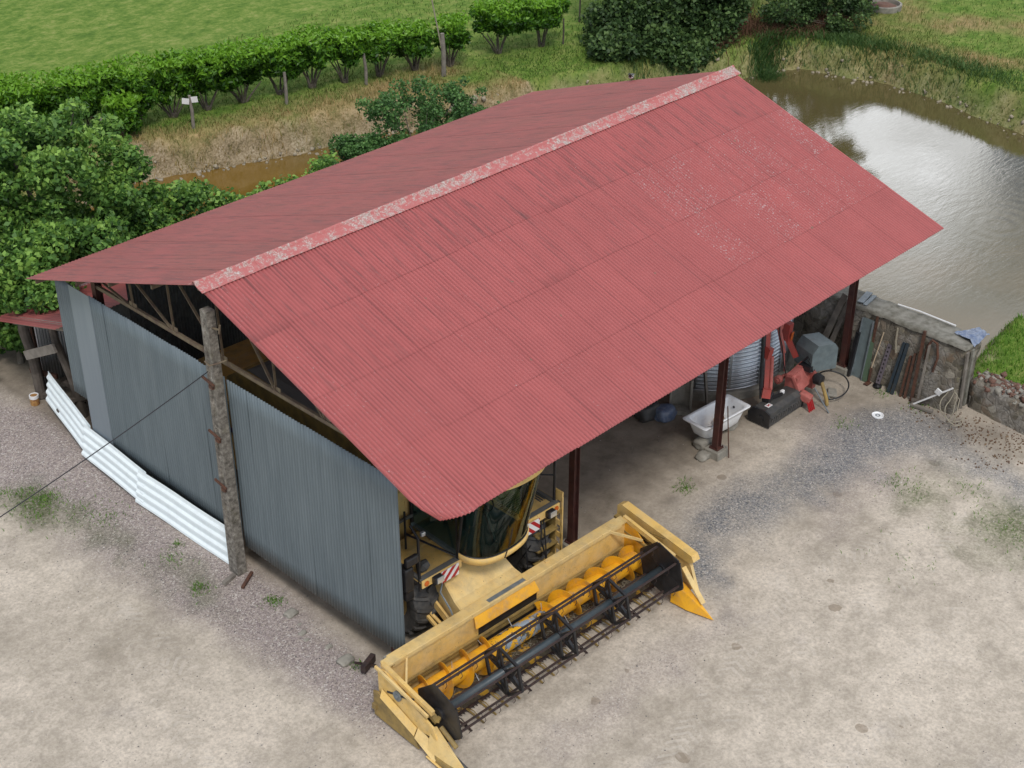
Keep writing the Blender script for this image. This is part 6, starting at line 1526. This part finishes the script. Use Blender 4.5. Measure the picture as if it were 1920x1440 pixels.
# elder and rose shrubs behind the rear eave
tree('elder_shrub', 'low dark green shrub on the channel bank behind the rear eave', 'shrub', (14.1, 17.2, WZ+0.1),
     [((14.3, 17.4, 0.2), (2.0, 1.0, 0.9))], (50,), 0.34, 330, 0.075, M['leaf_elder'], 12, trunk_r=0.06, keep=lambda p: p[2] > WZ+0.1, trunk_h=0.2, tone=0.42)
tree('elder_shrub', 'tall loose shrub with arching twigs behind the rear eave', 'shrub', (16.6, 17.2, WZ+0.1),
     [((16.5, 17.5, 1.1), (1.9, 1.2, 1.5)), ((18.2, 17.3, 0.9), (1.5, 1.0, 1.2))], (52, 34), 0.28, 170, 0.075, M['leaf_elder'], 13, trunk_r=0.06, keep=lambda p: p[2] > WZ+0.1, trunk_h=0.4, tone=0.45)
tree('elder_shrub', 'small shrub at the right end of the row behind the rear eave', 'shrub', (19.4, 16.9, WZ+0.1),
     [((19.4, 17.0, 0.1), (1.5, 0.7, 0.8))], (18,), 0.30, 170, 0.075, M['leaf_elder'], 14, trunk_r=0.05, keep=lambda p: p[2] > WZ+0.1, trunk_h=0.3, tone=0.4)
tree('hazel_shrub', 'dense low hazel growing to the ground at the left edge behind the lean-to', 'shrub', (1.0, 15.0, gz(1.0, 15.0)),
     [((0.8, 15.1, 0.9), (1.9, 0.8, 1.3)), ((2.6, 14.9, 1.2), (1.6, 0.7, 1.4))], (26, 22), 0.42, 230, 0.10, M['leaf_hazel'], 16, trunk_r=0.08, bark='bark_light', keep=above, trunk_h=0.4)
# dark trees on the far bank
tree('oak_tree', 'large dark green oak on the far bank beyond the ridge end', 'tree', (32.6, 20.2, gz(32.6, 20.2)),
     [((31.2, 19.2, 1.5), (1.9, 1.5, 1.5)), ((32.8, 18.3, 1.4), (1.7, 1.4, 1.7)), ((30.2, 19.7, 0.5), (1.9, 0.9, 1.0)), ((32.6, 20.0, 4.2), (3.2, 2.6, 2.6)), ((29.3, 18.6, 0.35), (2.1, 1.1, 0.8)), ((31.0, 17.5, 0.3), (1.5, 0.9, 0.7))], (44, 40, 30, 46, 30, 20), 0.62, 150, 0.125, M['leaf_oak'], 21, trunk_r=0.26, keep=lambda p: p[2] > -0.45, trunk_h=1.6, tone=0.42)
tree('oak_tree', 'smaller dark tree right behind the large oak, cut by the top of the photo', 'tree', (36.8, 19.8, gz(36.8, 19.8)),
     [((36.8, 19.6, 3.0), (2.2, 1.8, 1.8)), ((36.0, 19.4, 1.2), (1.6, 1.0, 0.8))], (34, 12), 0.58, 130, 0.12, M['leaf_oak'], 22, trunk_r=0.18, keep=above, trunk_h=1.2, tone=0.4)
tree('willow_tree', 'slender dark tree with low hanging twigs over the right bank', 'tree', (38.6, 16.6, gz(38.6, 16.6)),
     [((38.3, 15.4, 1.2), (2.5, 1.2, 1.1)), ((38.0, 15.6, 4.6), (2.8, 2.2, 1.8))], (34, 34), 0.42, 110, 0.115, M['leaf_oak'], 23, trunk_r=0.12, keep=above, trunk_h=1.4, tone=0.42)
tree('bramble_bush', 'thin bramble bush on the bank between the oak and the hanging tree', 'bush', (35.6, 16.6, gz(35.6, 16.6)),
     [((35.6, 16.4, 0.7), (1.5, 1.2, 0.8)), ((37.2, 14.3, .5), (1.2, .8, .6))], (20, 12), 0.40, 110, 0.09, M['leaf_oak'], 24, trunk_r=0.04, keep=above, trunk_h=0.2, tone=0.5)

# laurel hedge: every bush its own trunk cluster and crown
def laurel(x, y, h, w_, low, seed, label):
    rng = np.random.default_rng(seed); z = gz(x, y)
    h = h*rng.uniform(0.92, 1.05); w_ = w_*rng.uniform(0.95, 1.15); low = low*rng.uniform(0.55, 0.95)
    t = thing('laurel_bush', label, 'bush', (x, y, z), 0, 'clipped laurel bushes in the hedge row')
    lumps = []; cx0 = rng.normal(0, 0.1)
    for i in range(int(26*w_)):
        a = rng.uniform(0, 2*PI); rr = w_*math.sqrt(rng.random())*0.9
        zz = rng.uniform(low+0.25, h-0.22)
        k = 0.6+0.4*min(1, (zz-low)/(0.55*(h-low)))
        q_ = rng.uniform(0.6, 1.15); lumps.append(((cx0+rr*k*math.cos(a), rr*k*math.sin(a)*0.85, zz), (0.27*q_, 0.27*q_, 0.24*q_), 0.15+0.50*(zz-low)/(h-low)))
    P, S = lumps_leaves(lumps, 300, rng, 0.3)
    # light young shoots standing up along the top
    n = int(420*w_); a = rng.uniform(0, 2*PI, n); r_ = w_*np.sqrt(rng.random(n))*0.95
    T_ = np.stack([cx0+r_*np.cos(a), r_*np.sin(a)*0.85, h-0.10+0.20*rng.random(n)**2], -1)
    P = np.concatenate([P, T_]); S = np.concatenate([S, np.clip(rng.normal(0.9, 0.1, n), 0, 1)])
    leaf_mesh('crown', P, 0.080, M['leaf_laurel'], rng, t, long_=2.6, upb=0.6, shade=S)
    mb = MB(); ns = rng.integers(4, 10) if low > 0.3 else 4
    for i in range(ns):
        a = 2*PI*i/ns+rng.normal(0, .3); r_ = w_*rng.uniform(0.35, 0.75); b0 = Vector((0.08*math.cos(a), 0.08*math.sin(a), -0.05))
        mb.tube([b0, (r_*0.35*math.cos(a), r_*0.35*math.sin(a), low*0.55), (r_*math.cos(a), r_*math.sin(a)*0.85, low+0.35)], [0.05, 0.035, 0.015], 6)
    mb.tube([(0, 0, -0.1), (0, 0, 0.12)], [0.13, 0.10], 8)
    mb.build('stems', M['bark'], t)
H_ = [(6.4, 28.6, 1.9, 1.1, .4), (7.8, 28.1, 1.9, 1.1, .4), (9.1, 27.5, 1.95, 1.1, .5), (10.4, 26.6, 2.1, 1.15, .55), (11.8, 26.0, 2.0, 1.1, .6), (10.9, 25.2, 1.35, 0.62, .05), (13.0, 25.6, 1.95, 1.0, .65), (14.2, 25.3, 1.9, 0.95, .6), (15.5, 25.0, 1.9, 0.98, .7),
     (16.9, 24.7, 1.9, 0.95, .75), (18.1, 24.4, 1.9, 0.95, .8), (19.3, 24.0, 1.9, 0.95, .85), (20.6, 23.6, 1.85, 0.92, .85), (22.0, 23.2, 1.8, 0.9, .85), (23.2, 22.6, 1.75, 0.85, .9), (25.5, 22.35, 1.9, 1.05, .8), (27.2, 21.7, 2.0, 1.05, .85)]
ORD = ['leftmost', 'second', 'third', 'fourth', 'fifth', 'small low', 'sixth', 'seventh', 'eighth', 'ninth', 'tenth', 'eleventh', 'twelfth', 'thirteenth', 'last', 'left', 'right']
for i, (x, y, h, w_, low) in enumerate(H_):
    if i == 5: lb_ = 'small low laurel leafy to the ground, standing in front of the hedge'
    elif i == 14: lb_ = 'laurel at the right end of the long hedge, beside the tall stick'
    elif i >= 15: lb_ = ['left laurel of the pair standing apart beyond the hedge end', 'right laurel of the pair standing apart beyond the hedge end'][i-15]
    else: lb_ = ORD[i]+' laurel from the left in the long clipped hedge'
    laurel(x, y, h, w_, low, 100+i, lb_)
# old fence posts in front of the hedge
FP = [(9.9, 24.95, 1.0, 'grey fence post at the left end, half hidden by the small low laurel'), (12.85, 24.24, 1.15, 'grey fence post carrying the small white plates'), (16.43, 23.76, 1.15, 'pale fence post under the hedge, third from the left'),
      (19.66, 23.26, 1.15, 'pale fence post under the hedge, fourth from the left'), (22.3, 21.99, 1.6, 'thick pale post at the right end of the hedge below the tall stick'), (27.9, 21.2, 1.0, 'thin dark post standing between the laurel pair and the oak'), (30.4, 22.6, 1.9, 'tall thin dark post left of the oak near the top of the photo')]
for i, (x, y, h, lb_) in enumerate(FP):
    mb = MB(); r_ = 0.06 if i != 4 else 0.09
    if i >= 5: r_ = 0.035
    mb.tube([(x, y, gz(x, y)-0.1), (x+0.02, y, gz(x, y)+h*0.5), (x+0.03*(i % 3-1), y+0.03, gz(x, y)+h)], [r_, r_*0.95, r_*0.85], 8)
    tag(mb.build('fence_post', M['timber'] if i < 5 else M['timber_dark']), lb_, 'fence post', 'old fence posts along the hedge')
t = thing('white_notice_plates', 'two small white plates fixed to a fence post before the hedge', 'sign', (12.83, 24.18, gz(12.85, 24.24)+1.02), R(-46))
mb = MB(); mb.box((-0.16, -0.07, -0.02), (0.24, 0.012, 0.20), (0, 0.1, 0)); mb.build('plate', M['whitemat'], t)
mb = MB(); mb.box((0.14, -0.07, 0.04), (0.22, 0.012, 0.20), (0, -0.1, 0)); mb.build('plate', M['whitemat'], t)
mb = MB(); mb.tube([(22.3, 22.02, 0.9), (22.0, 22.2, 2.9), (21.9, 22.25, 3.3)], [0.03, 0.025, 0.015], 6); tag(mb.build('tall_stick', M['stick']), 'tall thin pale stick standing up through the right end of the hedge', 'stick')

# ------------------------------------------------------------------ ground cover
rng = np.random.default_rng(77)
def scatter(n, x0, x1, y0, y1, dens, rng):
    X = rng.uniform(x0, x1, n); Y = rng.uniform(y0, y1, n); k = rng.random(n) < dens(X, Y); return X[k], Y[k]
def grass_d(X, Y):
    sd_ = pond_sd(X, Y); g = masks(X, Y, sd_)[0]
    return np.where((sd_ > 0.05) & (g > 0.35), 1.0, 0.0)*np.clip(0.25+1.1*np.exp(-((sd_-1.2)/2.2)**2), 0, 1)
X, Y = scatter(150000, 5, 46, 3, 31, grass_d, rng)
sd_ = pond_sd(X, Y); dry_ = masks(X, Y, sd_)[1]
sh = np.clip(rng.normal(np.where(X > 24, 0.10, 0.22), 0.15)+0.62*np.clip(dry_+0.45*(fbm(X*1.3, Y*1.3, 6)-0.45), 0, 1), 0, 1)
h = (0.10+0.22*fbm(X*0.9, Y*0.9, 14)*(0.5+np.clip(dry_, 0, 1)))*rng.uniform(0.5, 1.2, len(X))
kind(blades('tall_grass', X, Y, ground_z(X, Y), h, 0.022+0*h, 0.5, M['grass'], rng, sh), 'stuff')
# lush strip right of the stone wall
X, Y = scatter(16000, 16.2, 22.5, -8, -1.3, lambda a, b: (pond_sd(a, b) > 0.1)*(masks(a, b, pond_sd(a, b))[0] > 0.3)*(a > 16.75-(b+3)*0.05)*1.0, rng)
kind(blades('lush_grass', X, Y, ground_z(X, Y), rng.uniform(0.06, 0.2, len(X)), 0.018+0*X, 0.5, M['grass_green'], rng), 'stuff')
# weeds in the yard
WD = [(8.36, -0.31, .22, 170), (-1.14, 4.46, .2, 150), (-0.35, 3.1, .18, 150), (-1.66, 9.41, .22, 160), (-1.9, 9.9, .2, 120), (-2.2, 10.2, .18, 90), (-0.6, 6.0, .1, 50), (-0.45, 0.55, .15, 70), (11.85, -3.75, .5, 160), (11.9, -6.3, .8, 260), (13.0, -1.4, .25, 60),
      (-1.9, 9.2, .7, 420), (-1.2, 8.0, .5, 160), (-1.0, 5.6, .3, 60), (14.9, -2.2, .25, 120), (14.9, -1.3, .2, 80), (14.2, .9, .3, 300), (9.4, -5.2, .8, 60), (12.6, -4.9, .6, 120)]
xs = []; ys = []
for x, y, s, n in WD: xs.append(rng.normal(x, s*0.6, n)); ys.append(rng.normal(y, s*0.6, n))
X = np.concatenate(xs); Y = np.concatenate(ys)
kind(blades('yard_weeds', X, Y, ground_z(X, Y), rng.uniform(0.03, 0.13, len(X)), 0.014+0*X, 0.8, M['grass_green'], rng, np.clip(rng.normal(.35, .25, len(X)), 0, 1)), 'stuff')
# rushes at the far corner of the pond
RU = [((32.9, 14.9), .45, .35, 1500, .75, 'dense dark green rush clump at the water edge beyond the roof end'), ((33.6, 15.7), .8, .3, 900, .6, 'looser rush clump behind the dense one on the far bank'), ((30.2, 17.9), 1.6, .5, 1800, .8, 'dark rushes hanging over the bank below the oak')]
for (cx, cy), sx_, sy_, n, hh, lb_ in RU:
    X = rng.normal(cx, sx_*0.6, n); Y = rng.normal(cy, sy_*0.6, n)
    o = blades('rush_clump', X-cx, Y-cy, ground_z(X, Y)-gz(cx, cy), rng.uniform(0.4, 1.0, n)*hh, 0.022+0*X, 0.45, M['reed'], rng); o.location = (cx, cy, gz(cx, cy))
    tag(o, lb_, 'rushes', 'rush clumps on the far bank')
# stones along the banks and in the gravel
P_ = []
for i in range(len(POND)):
    a, b = POND[i], POND[(i+1) % len(POND)]
    mx_, my_ = (a+b)/2
    if my_ < 3 and mx_ < 33: continue
    if mx_ < 17 and my_ < 16.5: continue
    L_ = np.hypot(*(b-a)); nrm = np.array([(b-a)[1], -(b-a)[0]])/L_
    for k in range(int(L_*7)):
        q = a+(b-a)*rng.random()-nrm*0+rng.normal(0, 0.22, 2)
        P_.append((q[0], q[1], max(gz(q[0], q[1]), WZ-0.02)+0.02))
rubble('bank_stones', P_, 0.04, 0.15, M['bankstone'], 41)
rubble('pale_bank_rocks', [(rng.normal(22.0, .6), rng.normal(20.0, .15), -0.25+rng.random()*.1) for i in range(26)]+[(rng.normal(10.2, .3), rng.normal(23.9, .15), -.6) for i in range(10)], 0.08, 0.24, M['bankstone'], 42)
def gravel_d(X, Y):
    sd_ = pond_sd(X, Y); m_ = masks(X, Y, sd_); return np.clip(m_[2]+m_[3], 0.02, 1)*(m_[0] < .4)
X, Y = scatter(26000, -4, 15, -8, 14, gravel_d, rng)
def pebbles(name, X, Y, s0, s1, mat, rng):
    n = len(X); s = rng.uniform(s0, s1, n); oc = np.array([(1, 0, 0), (0, 1, 0), (-1, 0, 0), (0, -1, 0), (0, 0, .7)])
    V = (oc[None]*s[:, None, None]*rng.uniform(.6, 1.3, (n, 5, 1)))
    a = rng.uniform(0, 6.3, n); c_, s_ = np.cos(a), np.sin(a)
    V = np.stack([V[..., 0]*c_[:, None]-V[..., 1]*s_[:, None]+X[:, None], V[..., 0]*s_[:, None]+V[..., 1]*c_[:, None]+Y[:, None], V[..., 2]+ground_z(X, Y)[:, None]-0.002], -1).reshape(-1, 3)
    i = np.arange(n)[:, None]*5; F = (i[:, None]+np.array([(0, 1, 4), (1, 2, 4), (2, 3, 4), (3, 0, 4)])[None]).reshape(-1, 3)
    return kind(np_mesh(name, V, F, mat, {'shade': np.repeat(rng.random(n), 5)}), 'stuff')
def peb_mat():
    mt, t, p = new_mat('pebbles'); c = ramp(t, attr(t, 'shade'), [(0, (0.07, 0.065, 0.065)), (0.5, (0.21, 0.19, 0.18)), (0.85, (0.34, 0.31, 0.28)), (1, (0.60, 0.57, 0.53))])
    t.links.new(c, p.inputs['Base Color']); p.inputs['Roughness'].default_value = .9; return mt
M['pebble'] = peb_mat()
pebbles('gravel_stones', X, Y, 0.008, 0.024, M['pebble'], rng)
X, Y = scatter(9000, -7, 15, -10, 13, lambda a, b: 0.25+0.75*(fbm(a*0.5, b*0.5, 55) > 0.5), rng)
pebbles('scattered_pebbles', X, Y, 0.008, 0.022, M['pebble'], rng)

# small bird on the rear roof edge
t = thing('bird', 'small black and white bird perched on the far rear edge of the roof', 'bird', (15.33, 7.45, 5.36), R(200))
from mathutils import noise as mn2
def ball(mb, c, r, n=10):
    mb.lathe([(max(0.0005, math.sin(PI*i/n))*1.0, -math.cos(PI*i/n)) for i in range(n+1)], 12, (0, 0, 0)); k = 12*(n+1)
    mb.v[-k:] = [(x*r[0]+c[0], y*r[1]+c[1], z*r[2]+c[2]) for x, y, z in mb.v[-k:]]
mb = MB(); rows = []
for x, ry_, rz_, zc in ((-0.16, .004, .004, .13), (-0.13, .03, .03, .13), (-0.05, .055, .06, .125), (0.03, .06, .068, .13), (0.09, .045, .052, .16), (0.12, .034, .036, .20), (0.15, .034, .034, .225), (0.18, .022, .022, .225), (0.195, .006, .006, .22)):
    rows.append([(x, ry_*math.cos(a), zc+rz_*math.sin(a)) for a in np.linspace(0, 2*PI, 13)])
mb.grid(rows); mb.build('body', M['black'], t, smooth=True)
mb = MB(); rows = []
for x, ry_, rz_, zc in ((-0.09, .02, .02, .105), (-0.03, .057, .05, .115), (0.04, .062, .06, .125), (0.085, .047, .05, .15), (0.10, .02, .02, .16)):
    rows.append([(x, ry_*1.03*math.cos(a), zc-0.006+rz_*math.sin(a)) for a in np.linspace(PI*0.98, PI*2.02, 9)])
mb.grid(rows); mb.build('white_breast', M['whitemat'], t, smooth=True)
for s in (-1, 1):
    mb = MB(); mb.add([(0.06, s*0.058, 0.17), (-0.10, s*0.045, 0.15), (-0.18, s*0.02, 0.12), (-0.02, s*0.064, 0.12)], [(0, 1, 2, 3)]); o = mb.build('wing', M['whitemat'] if s > 0 else M['black'], t); o.modifiers.new('t', 'SOLIDIFY').thickness = 0.008
    mb = MB(); mb.tube([(0.01, s*0.02, 0.07), (0.015, s*0.022, 0.0), (0.05, s*0.022, 0.0)], 0.005, 5); mb.build('leg', M['darkgrey'], t)
mb = MB(); mb.bar((-0.14, 0, 0.13), (-0.32, 0, 0.08), 0.04, 0.01); mb.build('tail', M['black'], t)
mb = MB(); mb.tube([(0.19, 0, 0.22), (0.225, 0, 0.215)], [0.008, 0.002], 6); mb.build('beak', M['darkgrey'], t)

# brown scrub and dry stems between the oak and the hanging tree
rng = np.random.default_rng(91)
def clump(name, spots, n, hmin, hmax, wd, mat, tone, lean=0.6):
    xs = []; ys = []
    for cx, cy, sx_, sy_ in spots: xs.append(rng.normal(cx, sx_, n)); ys.append(rng.normal(cy, sy_, n))
    X = np.concatenate(xs); Y = np.concatenate(ys); k = pond_sd(X, Y) > 0.05; X, Y = X[k], Y[k]
    return kind(blades(name, X, Y, ground_z(X, Y), rng.uniform(hmin, hmax, len(X)), wd+0*X, lean, mat, rng, np.clip(rng.normal(tone, .2, len(X)), 0, 1)), 'stuff')
clump('dry_scrub', [(34.3, 17.4, .6, .8), (35.4, 16.4, .8, .6), (34.6, 18.6, .9, .6), (36.8, 15.4, .8, .5), (32.2, 17.2, .4, .5)], 900, 0.2, 0.7, 0.022, M['leaf_dead'], 0.55, 0.8)
clump('bank_sedge', [(34.4, 15.6, .5, .5), (35.6, 14.2, .5, .8), (36.2, 12.4, .5, .9), (36.4, 10.2, .5, 1.0), (36.2, 8.2, .5, 1.0), (35.9, 13.2, .4, .8)], 900, 0.12, 0.42, 0.022, M['reed'], 0.75, 0.6)
t = thing('stone_basin', 'round pale rimmed basin filled with rubble at the top edge of the meadow', 'basin', (40.6, 14.9, gz(40.6, 14.9)))
mb = MB(); mb.lathe([(0.72, -0.1), (0.75, 0.22), (0.66, 0.24), (0.62, 0.08), (0, 0.08)], 28); mb.build('rim', M['concrete'], t)
mb = MB(); rr9 = random.Random(2)
vs = []
for i in range(9): a = i*0.7; vs.append((0.42*math.cos(a)*rr9.uniform(.6, 1), 0.42*math.sin(a)*rr9.uniform(.6, 1)))
mb.lathe([(0.58, 0.09), (0.4, 0.17), (0.2, 0.22), (0, 0.2)], 12); mb.build('rubble_fill', M['brick'], t)
